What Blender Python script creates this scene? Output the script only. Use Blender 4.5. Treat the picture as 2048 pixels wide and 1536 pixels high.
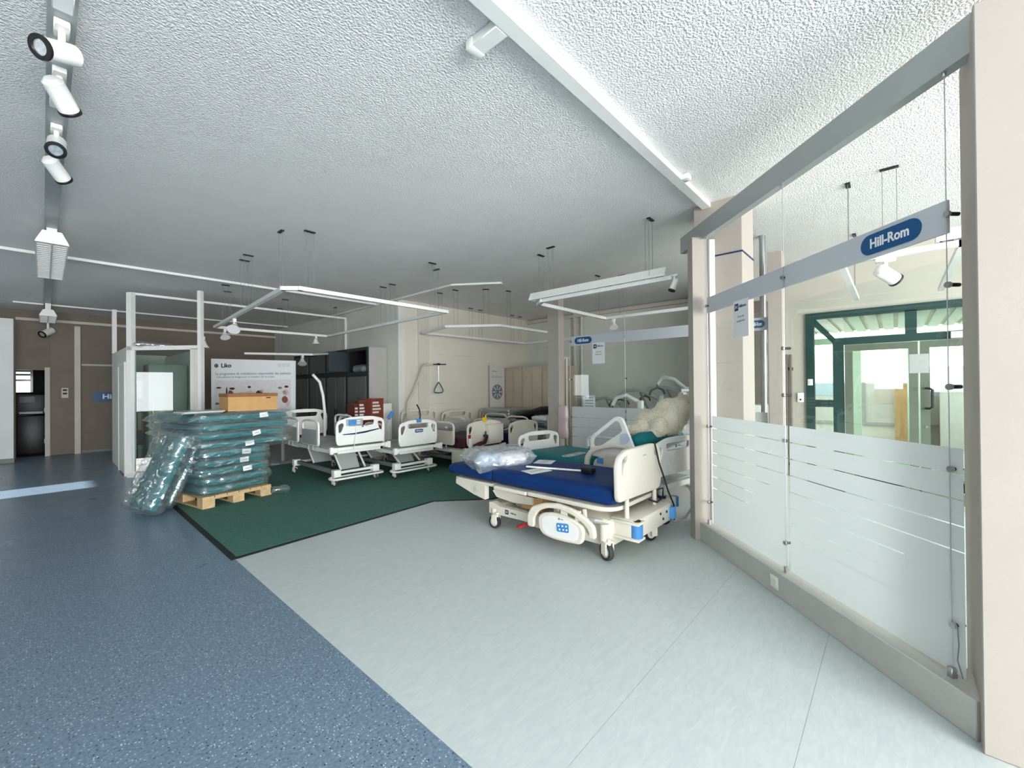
import bpy, bmesh, math, random
from mathutils import Vector, Matrix, noise
random.seed(7)
R = math.radians
for o in list(bpy.data.objects): bpy.data.objects.remove(o, do_unlink=True)
S = bpy.context.scene
COL = S.collection
CEIL = 3.30

# ------------------------------------------------------------------ camera
YAW, PITCH, ROLL = R(42.1), R(0.3), R(0.5)
f0 = Vector((math.cos(YAW), math.sin(YAW), 0)); r0 = Vector((math.sin(YAW), -math.cos(YAW), 0)); u0 = Vector((0, 0, 1))
f1 = f0*math.cos(PITCH) + u0*math.sin(PITCH); u1 = u0*math.cos(PITCH) - f0*math.sin(PITCH)
cr = r0*math.cos(ROLL) - u1*math.sin(ROLL); cu = u1*math.cos(ROLL) + r0*math.sin(ROLL)
cam = bpy.data.cameras.new('camera'); cam.sensor_width = 36; cam.lens = 848/2048*36; cam.clip_start = .02
co = bpy.data.objects.new('camera', cam); COL.objects.link(co)
co.matrix_world = Matrix(((cr.x, cu.x, -f1.x, 0), (cr.y, cu.y, -f1.y, 0), (cr.z, cu.z, -f1.z, 1.5), (0, 0, 0, 1)))
S.camera = co
# ------------------------------------------------------------------ world, sun, window light, exposure
W = bpy.data.worlds.new('sky'); S.world = W; W.use_nodes = True
bg = W.node_tree.nodes['Background']; bg.inputs[0].default_value = (.95, .98, 1, 1); bg.inputs[1].default_value = 2.2
vs = S.view_settings; vs.view_transform = 'Standard'; vs.look = 'None'; vs.exposure = 0.32; vs.gamma = 1; vs.use_curve_mapping = False
def lamp(name, kind, loc, rot, energy, color=(1, 1, 1), size=None, angle=None):
    d = bpy.data.lights.new(name, kind); d.energy = energy; d.color = color
    if kind == 'AREA':
        d.shape = 'RECTANGLE'; d.size, d.size_y = size
    if angle is not None: d.angle = angle
    o = bpy.data.objects.new(name, d); COL.objects.link(o); o.location = loc; o.rotation_euler = rot
    return o
lamp('sun', 'SUN', (-8, 9.5, 5), (0, R(-64.5), 0), 13, (1, .97, .93), angle=R(1.0))
# daylight standing in the shop windows behind the camera (south side) and beside it
lamp('window_daylight', 'AREA', (-.6, -6.62, 1.6), (R(90), 0, 0), 900, (.97, .985, 1), (5.4, 2.8))
lamp('window_daylight', 'AREA', (5.0, -6.62, 1.6), (R(90), 0, 0), 240, (.98, .99, 1), (4.4, 2.8))
lamp('window_daylight', 'AREA', (-3.62, 9.55, 1.45), (R(90), 0, R(-90)), 12, (.92, .97, 1), (.75, 1.0))

# ------------------------------------------------------------------ materials
MATS = {}
def srgb(r, g, b):
    f = lambda c: c/12.92 if c <= .04045 else ((c+.055)/1.055)**2.4
    return (f(r/255), f(g/255), f(b/255), 1)
def pm(name, rgb, rough=.5, var=.06, scale=6., bump=0., bscale=120., metal=0., coat=0., spec=.5, trans=0., bdist=.01):
    m = bpy.data.materials.new(name); m.use_nodes = True; N = m.node_tree.nodes; L = m.node_tree.links
    b = N['Principled BSDF']; b.inputs['Roughness'].default_value = rough; b.inputs['Metallic'].default_value = metal
    b.inputs['Coat Weight'].default_value = coat; b.inputs['Specular IOR Level'].default_value = spec
    b.inputs['Transmission Weight'].default_value = trans
    tc = N.new('ShaderNodeTexCoord'); nz = N.new('ShaderNodeTexNoise'); nz.inputs['Scale'].default_value = scale; nz.inputs['Detail'].default_value = 3
    L.new(tc.outputs['Object'], nz.inputs['Vector'])
    rp = N.new('ShaderNodeValToRGB'); c = srgb(*rgb)
    rp.color_ramp.elements[0].position = .3; rp.color_ramp.elements[1].position = .7
    rp.color_ramp.elements[0].color = tuple(max(0, v*(1-var)) for v in c[:3])+(1,)
    rp.color_ramp.elements[1].color = tuple(min(1, v*(1+var)) for v in c[:3])+(1,)
    L.new(nz.outputs['Fac'], rp.inputs['Fac']); L.new(rp.outputs['Color'], b.inputs['Base Color'])
    if bump:
        n2 = N.new('ShaderNodeTexNoise'); n2.inputs['Scale'].default_value = bscale; n2.inputs['Detail'].default_value = 2
        L.new(tc.outputs['Object'], n2.inputs['Vector'])
        bp = N.new('ShaderNodeBump'); bp.inputs['Strength'].default_value = bump; bp.inputs['Distance'].default_value = bdist
        L.new(n2.outputs['Fac'], bp.inputs['Height']); L.new(bp.outputs['Normal'], b.inputs['Normal'])
    MATS[name] = m
    return m
pm('ceiling', (244, 243, 240), .9, .02, 3, 1.0, 84, bdist=.017); pm('wall_beige', (212, 205, 195), .75, .03, 2, .1, 200)
pm('wall_cream', (222, 217, 203), .75, .03, 2, .1, 200); pm('wall_grey', (222, 223, 214), .75, .03, 2, .1, 200)
pm('wall_brown', (128, 118, 106), .75, .05, 3, .1, 200); pm('wall_white', (232, 234, 231), .7, .02, 2, .1, 200)
pm('column', (176, 167, 158), .7, .02, 2, .08, 200); pm('white_metal', (238, 238, 234), .4, .02, 8); pm('white_plastic', (240, 240, 236), .35, .02, 8, coat=.2)
pm('off_white', (226, 222, 210), .4, .03, 8); pm('bed_cream', (226, 220, 205), .38, .03, 6, coat=.25); pm('bed_beige', (205, 197, 182), .4, .03, 6)
pm('grey_plastic', (172, 175, 172), .45, .03, 8); pm('mid_grey', (120, 124, 124), .5, .04, 8); pm('dark_grey', (62, 64, 66), .5, .06, 8)
pm('black', (18, 18, 20), .45, .1, 10); pm('steel', (190, 192, 192), .28, .05, 12, metal=1.); pm('alu', (172, 178, 178), .45, .03, 6, metal=.3)
pm('rail_grey', (172, 177, 174), .5, .02, 5); pm('header_grey', (202, 207, 212), .4, .01, 4); pm('plinth', (190, 190, 184), .55, .04, 14, .05)
pm('teal', (4, 116, 124), .5, .12, 5, .05, 60); pm('teal_dark', (20, 84, 92), .5, .12, 5); pm('royal_blue', (0, 46, 106), .5, .1, 3, .04, 30, spec=.3)
pm('navy', (16, 26, 60), .5, .1, 5); pm('burgundy', (62, 14, 26), .6, .15, 6); pm('sky_blue', (70, 140, 205), .4, .08, 20); pm('pale_blue', (196, 214, 232), .6, .06, 14)
pm('logo_blue', (4, 82, 138), .45, .03, 10); pm('navy_logo', (20, 38, 84), .45, .05, 10); pm('print_white', (245, 246, 248), .5, .01, 10); pm('print_grey', (120, 122, 126), .6, .05, 30)
pm('print_black', (20, 20, 22), .6, .05, 30); pm('paper', (238, 240, 242), .7, .01, 10); pm('card', (196, 152, 98), .75, .06, 12, .05, 60); pm('card_dark', (140, 96, 58), .75, .08, 12)
pm('wood', (206, 176, 132), .7, .14, 18, .15, 40); pm('mat_green', (66, 114, 100), .95, .2, 60, .6, 300); pm('mat_edge', (14, 20, 20), .7, .1, 20)
pm('locker', (104, 108, 106), .45, .04, 5); pm('locker_side', (176, 174, 168), .5, .03, 5); pm('locker_frame', (42, 52, 56), .5, .06, 5)
pm('cab_beige', (196, 182, 162), .6, .05, 4); pm('wall_ent', (188, 184, 170), .75, .03, 2, .1, 200); pm('green_frame', (20, 60, 55), .4, .05, 6); pm('olive_frame', (96, 106, 90), .45, .05, 6); pm('pale_green', (184, 206, 186), .5, .04, 6)
pm('red', (168, 30, 40), .45, .08, 10); pm('yellow', (232, 196, 40), .5, .06, 10); pm('fur', (246, 240, 218), .95, .06, 30, .5, 140); pm('pink', (226, 190, 192), .6, .08, 10)
pm('red_print', (124, 54, 40), .7, .15, 12); pm('dark_red', (92, 30, 26), .7, .15, 12); pm('photo_pale', (226, 224, 223), .6, .06, 20); pm('photo_red', (140, 84, 78), .6, .3, 60); pm('photo_dark', (60, 44, 44), .6, .3, 60)
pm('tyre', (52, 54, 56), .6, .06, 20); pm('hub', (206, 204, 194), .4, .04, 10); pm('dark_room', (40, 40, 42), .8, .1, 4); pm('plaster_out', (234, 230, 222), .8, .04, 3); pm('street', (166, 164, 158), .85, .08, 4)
pm('socket_white', (232, 230, 222), .4, .02, 10); pm('chain', (206, 206, 202), .35, .04, 10, metal=.6); pm('dark_brown', (112, 100, 92), .7, .08, 5); pm('lens', (226, 230, 232), .15, .2, 60, metal=.7)
pm('screen_dark', (24, 28, 32), .2, .1, 6); pm('appliance', (150, 158, 150), .4, .05, 5); pm('leaf', (40, 84, 50), .6, .2, 14); pm('card_white', (214, 212, 206), .7, .04, 10)

def simple(name):
    m = bpy.data.materials.new(name); m.use_nodes = True; m.node_tree.nodes.clear(); MATS[name] = m
    return m.node_tree.nodes, m.node_tree.links
def glass_mat(name, tint, refl=1.0, rough=.0):
    N, L = simple(name)
    out = N.new('ShaderNodeOutputMaterial'); mx = N.new('ShaderNodeMixShader'); tr = N.new('ShaderNodeBsdfTransparent'); gl = N.new('ShaderNodeBsdfGlossy')
    tr.inputs[0].default_value = tint; gl.inputs['Roughness'].default_value = rough; gl.inputs[0].default_value = (1, 1, 1, 1)
    fr = N.new('ShaderNodeFresnel'); fr.inputs[0].default_value = 1.5; ml = N.new('ShaderNodeMath'); ml.operation = 'MULTIPLY'; ml.inputs[1].default_value = refl
    ge = N.new('ShaderNodeNewGeometry'); iv_ = N.new('ShaderNodeMath'); iv_.operation = 'SUBTRACT'; iv_.inputs[0].default_value = 1; L.new(ge.outputs['Backfacing'], iv_.inputs[1])
    m2 = N.new('ShaderNodeMath'); m2.operation = 'MULTIPLY'; m2.use_clamp = True; L.new(ml.outputs[0], m2.inputs[0]); L.new(iv_.outputs[0], m2.inputs[1])
    L.new(fr.outputs[0], ml.inputs[0]); L.new(m2.outputs[0], mx.inputs[0]); L.new(tr.outputs[0], mx.inputs[1]); L.new(gl.outputs[0], mx.inputs[2]); L.new(mx.outputs[0], out.inputs[0])
glass_mat('glass', (.965, .985, .975, 1)); glass_mat('glass_green', (.90, .96, .93, 1)); glass_mat('glass_dark', (.80, .86, .83, 1), 1.8)
def film_mat(name, tint, diff, fac_t, rough, gloss):
    N, L = simple(name)
    out = N.new('ShaderNodeOutputMaterial'); tr = N.new('ShaderNodeBsdfTransparent'); tr.inputs[0].default_value = tint
    df = N.new('ShaderNodeBsdfDiffuse'); df.inputs[0].default_value = diff; tl = N.new('ShaderNodeBsdfTranslucent'); tl.inputs[0].default_value = diff
    m0 = N.new('ShaderNodeMixShader'); m0.inputs[0].default_value = .5; L.new(df.outputs[0], m0.inputs[1]); L.new(tl.outputs[0], m0.inputs[2])
    m1 = N.new('ShaderNodeMixShader'); m1.inputs[0].default_value = fac_t; L.new(m0.outputs[0], m1.inputs[1]); L.new(tr.outputs[0], m1.inputs[2])
    gl = N.new('ShaderNodeBsdfGlossy'); gl.inputs['Roughness'].default_value = rough; m2 = N.new('ShaderNodeMixShader')
    fr = N.new('ShaderNodeFresnel'); fr.inputs[0].default_value = 1.5; ad = N.new('ShaderNodeMath'); ad.operation = 'MULTIPLY_ADD'; ad.inputs[1].default_value = 1.; ad.inputs[2].default_value = gloss
    ad.use_clamp = True
    tc = N.new('ShaderNodeTexCoord'); nz = N.new('ShaderNodeTexNoise'); nz.inputs['Scale'].default_value = 26; nz.inputs['Detail'].default_value = 3; L.new(tc.outputs['Object'], nz.inputs[0])
    bp = N.new('ShaderNodeBump'); bp.inputs['Strength'].default_value = .35; bp.inputs['Distance'].default_value = .02; L.new(nz.outputs[0], bp.inputs['Height'])
    L.new(bp.outputs[0], gl.inputs['Normal'])
    ge = N.new('ShaderNodeNewGeometry'); iv_ = N.new('ShaderNodeMath'); iv_.operation = 'SUBTRACT'; iv_.inputs[0].default_value = 1; L.new(ge.outputs['Backfacing'], iv_.inputs[1])
    m3 = N.new('ShaderNodeMath'); m3.operation = 'MULTIPLY'; L.new(ad.outputs[0], m3.inputs[0]); L.new(iv_.outputs[0], m3.inputs[1])
    L.new(fr.outputs[0], ad.inputs[0]); L.new(m3.outputs[0], m2.inputs[0]); L.new(m1.outputs[0], m2.inputs[1]); L.new(gl.outputs[0], m2.inputs[2]); L.new(m2.outputs[0], out.inputs[0])
film_mat('wrap', (.95, .985, .985, 1), (.80, .86, .88, 1), .88, .09, .20)
film_mat('bag', (.97, .98, .99, 1), (.85, .88, .93, 1), .68, .12, .10)
film_mat('frost', (.97, .98, .98, 1), (.90, .92, .92, 1), .06, .45, .0)
film_mat('pink_film', (.98, .9, .92, 1), (.92, .76, .78, 1), .3, .2, .08)
def floor_mats():
    m = bpy.data.materials.new('vinyl_blue'); m.use_nodes = True; MATS['vinyl_blue'] = m; N = m.node_tree.nodes; L = m.node_tree.links; b = N['Principled BSDF']
    tc = N.new('ShaderNodeTexCoord'); last = None
    nz = N.new('ShaderNodeTexNoise'); nz.inputs['Scale'].default_value = 70; nz.inputs['Detail'].default_value = 4; L.new(tc.outputs['Object'], nz.inputs[0])
    rp = N.new('ShaderNodeValToRGB'); rp.color_ramp.elements[0].position = .32; rp.color_ramp.elements[0].color = srgb(90, 112, 134); rp.color_ramp.elements[1].position = .68; rp.color_ramp.elements[1].color = srgb(124, 146, 164)
    L.new(nz.outputs[0], rp.inputs[0]); last = rp.outputs[0]
    for sc, thr, lo, colr in ((95, .30, .80, srgb(196, 212, 224)), (80, .28, .84, srgb(22, 30, 44)), (60, .30, .80, srgb(142, 164, 182))):
        v = N.new('ShaderNodeTexVoronoi'); v.inputs['Scale'].default_value = sc; L.new(tc.outputs['Object'], v.inputs['Vector'])
        a = N.new('ShaderNodeMath'); a.operation = 'LESS_THAN'; a.inputs[1].default_value = thr; L.new(v.outputs['Distance'], a.inputs[0])
        sp = N.new('ShaderNodeSeparateColor'); L.new(v.outputs['Color'], sp.inputs[0])
        g = N.new('ShaderNodeMath'); g.operation = 'GREATER_THAN'; g.inputs[1].default_value = lo; L.new(sp.outputs[0], g.inputs[0])
        k = N.new('ShaderNodeMath'); k.operation = 'MULTIPLY'; L.new(a.outputs[0], k.inputs[0]); L.new(g.outputs[0], k.inputs[1])
        mx = N.new('ShaderNodeMix'); mx.data_type = 'RGBA'; L.new(k.outputs[0], mx.inputs[0]); L.new(last, mx.inputs[6]); mx.inputs[7].default_value = colr; last = mx.outputs[2]
    L.new(last, b.inputs['Base Color']); b.inputs['Roughness'].default_value = .30
    n2 = N.new('ShaderNodeTexNoise'); n2.inputs['Scale'].default_value = 3; L.new(tc.outputs['Object'], n2.inputs[0])
    mr = N.new('ShaderNodeMapRange'); mr.inputs[3].default_value = .22; mr.inputs[4].default_value = .40; L.new(n2.outputs[0], mr.inputs[0]); L.new(mr.outputs[0], b.inputs['Roughness'])
    m = bpy.data.materials.new('vinyl_grey'); m.use_nodes = True; MATS['vinyl_grey'] = m; N = m.node_tree.nodes; L = m.node_tree.links; b = N['Principled BSDF']
    tc = N.new('ShaderNodeTexCoord'); mp = N.new('ShaderNodeMapping'); mp.inputs['Scale'].default_value = (1, 3.2, 1); L.new(tc.outputs['Object'], mp.inputs[0])
    nz = N.new('ShaderNodeTexNoise'); nz.inputs['Scale'].default_value = 9; nz.inputs['Detail'].default_value = 8; nz.inputs['Roughness'].default_value = .65; nz.inputs['Distortion'].default_value = 1.2; L.new(mp.outputs[0], nz.inputs[0])
    rp = N.new('ShaderNodeValToRGB'); rp.color_ramp.elements[0].position = .3; rp.color_ramp.elements[0].color = srgb(186, 196, 196); rp.color_ramp.elements[1].position = .7; rp.color_ramp.elements[1].color = srgb(201, 209, 207)
    L.new(nz.outputs[0], rp.inputs[0]); L.new(rp.outputs[0], b.inputs['Base Color']); b.inputs['Roughness'].default_value = .38
floor_mats()

# ------------------------------------------------------------------ mesh helpers
def M(m): return MATS[m] if isinstance(m, str) else m
class MB:
    def __init__(s): s.bm = bmesh.new()
    def box(s, x0, x1, y0, y1, z0, z1, bev=0, seg=2, mat4=None):
        r = bmesh.ops.create_cube(s.bm, size=1)
        vs_ = r['verts']
        for v in vs_: v.co = Vector((x0+(v.co.x+.5)*(x1-x0), y0+(v.co.y+.5)*(y1-y0), z0+(v.co.z+.5)*(z1-z0)))
        if bev:
            es = list({e for v in vs_ for e in v.link_edges})
            rb = bmesh.ops.bevel(s.bm, geom=es, offset=bev, segments=seg, profile=.5, affect='EDGES')
            vs_ = list({v for f in rb['faces'] for v in f.verts} | {v for v in vs_ if v.is_valid})
        if mat4 is not None: bmesh.ops.transform(s.bm, matrix=mat4, verts=[v for v in vs_ if v.is_valid])
        return s
    def cyl(s, a, b, r, r2=None, n=12, cap=True):
        a, b = Vector(a), Vector(b); d = b-a
        q = d.to_track_quat('Z', 'Y').to_matrix().to_4x4()
        bmesh.ops.create_cone(s.bm, cap_ends=cap, segments=n, radius1=r, radius2=r if r2 is None else r2, depth=d.length, matrix=Matrix.Translation((a+b)/2) @ q)
        return s
    def sph(s, c, rad, n=12, m=8):
        rad = rad if isinstance(rad, (tuple, list)) else (rad,)*3
        bmesh.ops.create_uvsphere(s.bm, u_segments=n, v_segments=m, radius=1, matrix=Matrix.Translation(c) @ Matrix.Diagonal((*rad, 1)))
        return s
    def tube(s, pts, r, n=8, closed=False):
        P = [Vector(p) for p in pts]; k = len(P); rings = []
        prev = None
        for i, p in enumerate(P):
            a = P[i-1] if (i > 0 or closed) else p; b = P[(i+1) % k] if (i < k-1 or closed) else p
            t = (b-a).normalized()
            if prev is None:
                ref = Vector((0, 0, 1)) if abs(t.z) < .9 else Vector((1, 0, 0))
                nx = t.cross(ref).normalized()
            else:
                nx = (prev - t*prev.dot(t)).normalized()
            prev = nx; ny = t.cross(nx)
            rr = r[i] if isinstance(r, (list, tuple)) else r
            rings.append([s.bm.verts.new(p + nx*math.cos(2*math.pi*j/n)*rr + ny*math.sin(2*math.pi*j/n)*rr) for j in range(n)])
        for i in range(k if closed else k-1):
            A, B = rings[i], rings[(i+1) % k]
            for j in range(n): s.bm.faces.new((A[j], A[(j+1) % n], B[(j+1) % n], B[j]))
        if not closed:
            s.bm.faces.new(rings[0][::-1]); s.bm.faces.new(rings[-1])
        return s
    def prism(s, poly, z0, z1, tf=None):
        tf = tf or (lambda p: p)
        lo = [s.bm.verts.new(tf(Vector((p[0], p[1], z0)))) for p in poly]; hi = [s.bm.verts.new(tf(Vector((p[0], p[1], z1)))) for p in poly]
        n = len(poly)
        s.bm.faces.new(lo[::-1]); s.bm.faces.new(hi)
        for i in range(n): s.bm.faces.new((lo[i], lo[(i+1) % n], hi[(i+1) % n], hi[i]))
        return s
    def lathe(s, prof, c, n=16, axis=None):
        q = (Vector(axis).to_track_quat('Z', 'Y').to_matrix().to_4x4() if axis else Matrix()); T = Matrix.Translation(c) @ q
        rings = [[s.bm.verts.new(T @ Vector((r*math.cos(2*math.pi*j/n), r*math.sin(2*math.pi*j/n), z))) for j in range(n)] for r, z in prof]
        for A, B in zip(rings, rings[1:]):
            for j in range(n): s.bm.faces.new((A[j], A[(j+1) % n], B[(j+1) % n], B[j]))
        if prof[0][0] > 1e-4: s.bm.faces.new(rings[0][::-1])
        if prof[-1][0] > 1e-4: s.bm.faces.new(rings[-1])
        return s
    def add_mesh(s, me): s.bm.from_mesh(me); return s
    def xf(s, m): bmesh.ops.transform(s.bm, matrix=m, verts=s.bm.verts[:]); return s
    def mesh(s, name, mat, smooth=True):
        bmesh.ops.recalc_face_normals(s.bm, faces=s.bm.faces[:])
        me = bpy.data.meshes.new(name); s.bm.to_mesh(me); s.bm.free()
        if mat: me.materials.append(M(mat))
        if smooth:
            try:
                me.polygons.foreach_set('use_smooth', [True]*len(me.polygons)); me.set_sharp_from_angle(angle=R(38))
            except Exception: pass
        return me
def link(name, me, parent=None, loc=None, rz=None):
    o = bpy.data.objects.new(name, me); COL.objects.link(o)
    if parent: o.parent = parent
    if loc: o.location = loc
    if rz is not None: o.rotation_euler = (0, 0, rz)
    return o
def part(name, mb, mat, parent, label=None, smooth=True):
    o = link(name, mb.mesh(name, mat, smooth), parent)
    if label: o['label'] = label
    return o
def tag(o, label, cat, group=None):
    o['label'] = label; o['category'] = cat
    if group: o['group'] = group
    return o
def thing(name, label, cat, loc=(0, 0, 0), rz=0, group=None):
    o = link(name, None, None, loc, rz); return tag(o, label, cat, group)
def one(name, mb, mat, label, cat, loc=(0, 0, 0), rz=0, group=None):
    o = link(name, mb.mesh(name, mat), None, loc, rz); return tag(o, label, cat, group)
def struct(name, mb=None, mat=None, parent=None, loc=(0, 0, 0), rz=0):
    o = link(name, mb.mesh(name, mat) if mb else None, parent, loc, rz)
    if not parent: o['kind'] = 'structure'
    return o
def fillet(poly, r, seg=5):
    out = []; n = len(poly)
    for i in range(n):
        p, a, b = Vector(poly[i][:2]), Vector(poly[i-1][:2]), Vector(poly[(i+1) % n][:2])
        rr = poly[i][2] if len(poly[i]) > 2 else r
        u, v = (a-p), (b-p); lu, lv = u.length, v.length; u.normalize(); v.normalize()
        d = min(rr, lu*.48, lv*.48)
        p0, p1 = p+u*d, p+v*d
        for k in range(seg+1):
            t = k/seg; q = p0*(1-t)**2 + p*2*t*(1-t) + p1*t*t; out.append((q.x, q.y))
    return out
def plate(outer, holes=(), depth=.02, bev=.004, tf=None):
    """flat board with holes, in the xy plane, centred on z=0"""
    cu_ = bpy.data.curves.new('plate', 'CURVE'); cu_.dimensions = '2D'; cu_.fill_mode = 'BOTH'; cu_.extrude = max(depth/2-bev, .0002); cu_.bevel_depth = bev; cu_.bevel_resolution = 2; cu_.offset = -bev
    for pl in [outer]+list(holes):
        sp = cu_.splines.new('POLY'); sp.points.add(len(pl)-1); sp.use_cyclic_u = True
        for pt, q in zip(sp.points, pl): pt.co = (q[0], q[1], 0, 1)
    ob = bpy.data.objects.new('tmp', cu_); me = bpy.data.meshes.new_from_object(ob); bpy.data.objects.remove(ob); bpy.data.curves.remove(cu_)
    mb = MB().add_mesh(me); bpy.data.meshes.remove(me)
    if tf is not None: mb.xf(tf)
    return mb
def text(st, size, depth=.002, bold=0., tf=None, align='CENTER', sx=1.):
    c = bpy.data.curves.new('t', 'FONT'); c.body = st; c.size = size; c.extrude = depth/2; c.offset = bold*size; c.align_x = align; c.align_y = 'CENTER'; c.resolution_u = 3
    ob = bpy.data.objects.new('tmp', c); me = bpy.data.meshes.new_from_object(ob); bpy.data.objects.remove(ob); bpy.data.curves.remove(c)
    mb = MB().add_mesh(me); bpy.data.meshes.remove(me); mb.xf(Matrix.Diagonal((sx, 1, 1, 1)))
    if tf is not None: mb.xf(tf)
    return mb
def front(x=0, y=0, z=0):      # xy drawing -> upright, facing local -y
    return Matrix.Translation((x, y, z)) @ Matrix.Rotation(R(90), 4, 'X')
def side(x=0, y=0, z=0, s=1):  # drawing (u,v) -> local y,z ; thickness along x
    return Matrix.Translation((x, y, z)) @ Matrix(((0, 0, 1, 0), (s, 0, 0, 0), (0, 1, 0, 0), (0, 0, 0, 1)))
def flat(x=0, y=0, z=0, a=0): return Matrix.Translation((x, y, z)) @ Matrix.Rotation(a, 4, 'Z')
def pill(w, h, n=10):
    r = h/2
    return [(w/2-r+r*math.cos(R(-90+180*i/n)), r*math.sin(R(-90+180*i/n))) for i in range(n+1)] + [(-w/2+r+r*math.cos(R(90+180*i/n)), r*math.sin(R(90+180*i/n))) for i in range(n+1)]
def rect(w, h, r=.0): return fillet([(-w/2, -h/2), (w/2, -h/2), (w/2, h/2), (-w/2, h/2)], r) if r else [(-w/2, -h/2), (w/2, -h/2), (w/2, h/2), (-w/2, h/2)]
def logo_sign(parent, x, y, z, w, h, tf0=front):
    p = part('logo_plate', plate(pill(w, h), (), .004, .0005, tf0(x, y, z)), 'logo_blue', parent, 'blue pill-shaped logo plate')
    d = tf0(x, y, z) @ Matrix.Translation((0, -.004*h, .0028))
    part('lettering', text('Hill-Rom', h*.66, .0014, .028, d, sx=w/h/3.15*.86), 'print_white', p)
    return p
def ridged(p, s, o=0): return 1-2*abs(noise.noise(Vector(p)*s + Vector((o, o*1.7, o*.3))))
def wrinkled_box(sx, sy, sz, cuts=26, amp=.014, seed=0, rnd=.05, stretch=(1, 1, 1), droop=0., pinch=0., low=.7):
    """rounded box, centre at origin, with sharp film creases"""
    bm = bmesh.new(); bmesh.ops.create_cube(bm, size=1)
    bmesh.ops.subdivide_edges(bm, edges=bm.edges[:], cuts=cuts, use_grid_fill=True)
    for v in bm.verts:
        q = Vector((v.co.x*sx, v.co.y*sy, v.co.z*sz))
        h = Vector((sx/2-rnd, sy/2-rnd, max(sz/2-rnd, .005)))
        c = Vector((max(-h.x, min(h.x, q.x)), max(-h.y, min(h.y, q.y)), max(-h.z, min(h.z, q.z))))
        d = q-c
        n = d.normalized() if d.length > 1e-5 else Vector((0, 0, 1))
        q = c + n*min(d.length, rnd)
        w = Vector((q.x*stretch[0], q.y*stretch[1], q.z*stretch[2]))
        a = ridged(w, 9, seed)*.6 + ridged(w, 21, seed+3)*.4 + ridged(w, 3.5, seed+8)*low
        q += n*amp*a
        if pinch:
            e = max(0, (abs(v.co.x)*2-.82)/.18); q.z *= 1-pinch*e; q.z -= .03*e*math.sin(seed); q.y += .03*e*noise.noise(Vector((q.y*6, seed, q.x)))
        if droop: q.z -= droop*((abs(v.co.x)*2)**4)
        v.co = q
    return bm
def mb_of(bm): m = MB(); m.bm.free(); m.bm = bm; return m
def soft_box(sx, sy, sz, rnd=.05, cuts=10, amp=0., seed=0):
    return mb_of(wrinkled_box(sx, sy, sz, cuts, amp, seed, rnd))

# ================================================================== THE SETTING
struct('floor', MB().box(-3.65, 1.13, -6.65, 14.55, -.1, 0), 'vinyl_blue')
fg = struct('floor_grey', MB().box(1.13, 9.15, -6.65, 14.55, -.1, -.002), 'mid_grey')
ys = [-6.65, .309, .971, 2.6, 14.55]
for a, b in zip(ys, ys[1:]): part('vinyl_sheet', MB().box(1.131, 9.15, a+.0007, b-.0007, -.002, 0), 'vinyl_grey', fg)
struct('ceiling', MB().box(-3.65, 9.15, -6.65, 14.55, CEIL, CEIL+.15), 'ceiling')
# far wall with the open doorway into the dark room
wf = struct('wall_far', MB().box(-3.5, -.40, 14.4, 14.55, 0, CEIL).box(.03, 4.87, 14.4, 14.55, 0, CEIL).box(-.40, .03, 14.4, 14.55, 1.96, CEIL), 'wall_brown')
part('cornice', MB().box(-.4, 4.87, 14.33, 14.4, 3.06, 3.12), 'wall_beige', wf)
part('panel_rail', MB().box(.62, 2.4, 14.385, 14.4, 2.08, 2.12), 'wall_beige', wf)
part('wall_panel', MB().box(.62, 1.9, 14.38, 14.4, 0.04, 2.08), 'wall_brown', wf)
part('wall_panel', MB().box(.62, 1.9, 14.38, 14.4, 2.12, 3.0), 'wall_brown', wf)
d2 = struct('door_2'); part('door_slab', MB().box(.11, .50, 14.35, 14.4, 0.01, 2.9), 'wall_brown', d2)
part('door_frame', MB().box(.03, .11, 14.33, 14.4, 0, 2.02).box(.50, .60, 14.30, 14.4, 0, 3.0), 'wall_beige', d2)
part('hinge', MB().box(.02, .04, 14.32, 14.34, .3, .4), 'wall_beige', d2); part('hinge', MB().box(.02, .04, 14.32, 14.34, 1.0, 1.1), 'wall_beige', d2)
s_ = part('door_sign', MB().box(.29, .40, 14.345, 14.35, 1.32, 1.55), 'wall_beige', d2)
part('sign_bar', MB().box(.31, .38, 14.342, 14.346, 1.48, 1.52), 'print_black', s_); part('sign_bar', MB().box(.31, .38, 14.342, 14.346, 1.40, 1.44), 'print_black', s_)
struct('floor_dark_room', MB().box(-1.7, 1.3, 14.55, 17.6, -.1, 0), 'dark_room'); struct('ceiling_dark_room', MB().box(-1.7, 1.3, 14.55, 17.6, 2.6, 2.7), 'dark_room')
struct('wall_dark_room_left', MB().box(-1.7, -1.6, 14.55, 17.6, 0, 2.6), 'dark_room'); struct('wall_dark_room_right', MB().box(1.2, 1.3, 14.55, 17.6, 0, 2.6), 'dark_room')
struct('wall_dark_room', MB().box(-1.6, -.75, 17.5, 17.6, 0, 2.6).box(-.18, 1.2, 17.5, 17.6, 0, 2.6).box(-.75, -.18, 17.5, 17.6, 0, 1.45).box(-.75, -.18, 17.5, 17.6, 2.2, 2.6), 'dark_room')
w4 = struct('window_4'); part('window_frame', MB().box(-.75, -.70, 17.46, 17.5, 1.45, 2.2).box(-.23, -.18, 17.46, 17.5, 1.45, 2.2).box(-.7, -.23, 17.46, 17.5, 1.75, 1.80), 'white_plastic', w4)
for k in range(3): part('blind_slat', MB().box(-.7, -.23, 17.44, 17.47, 1.9+k*.1, 1.95+k*.1), 'green_frame', w4)
pr = thing('printer', 'dark office printer in the unlit room beyond the open doorway', 'printer', (-.22, 15.4, 0))
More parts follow.
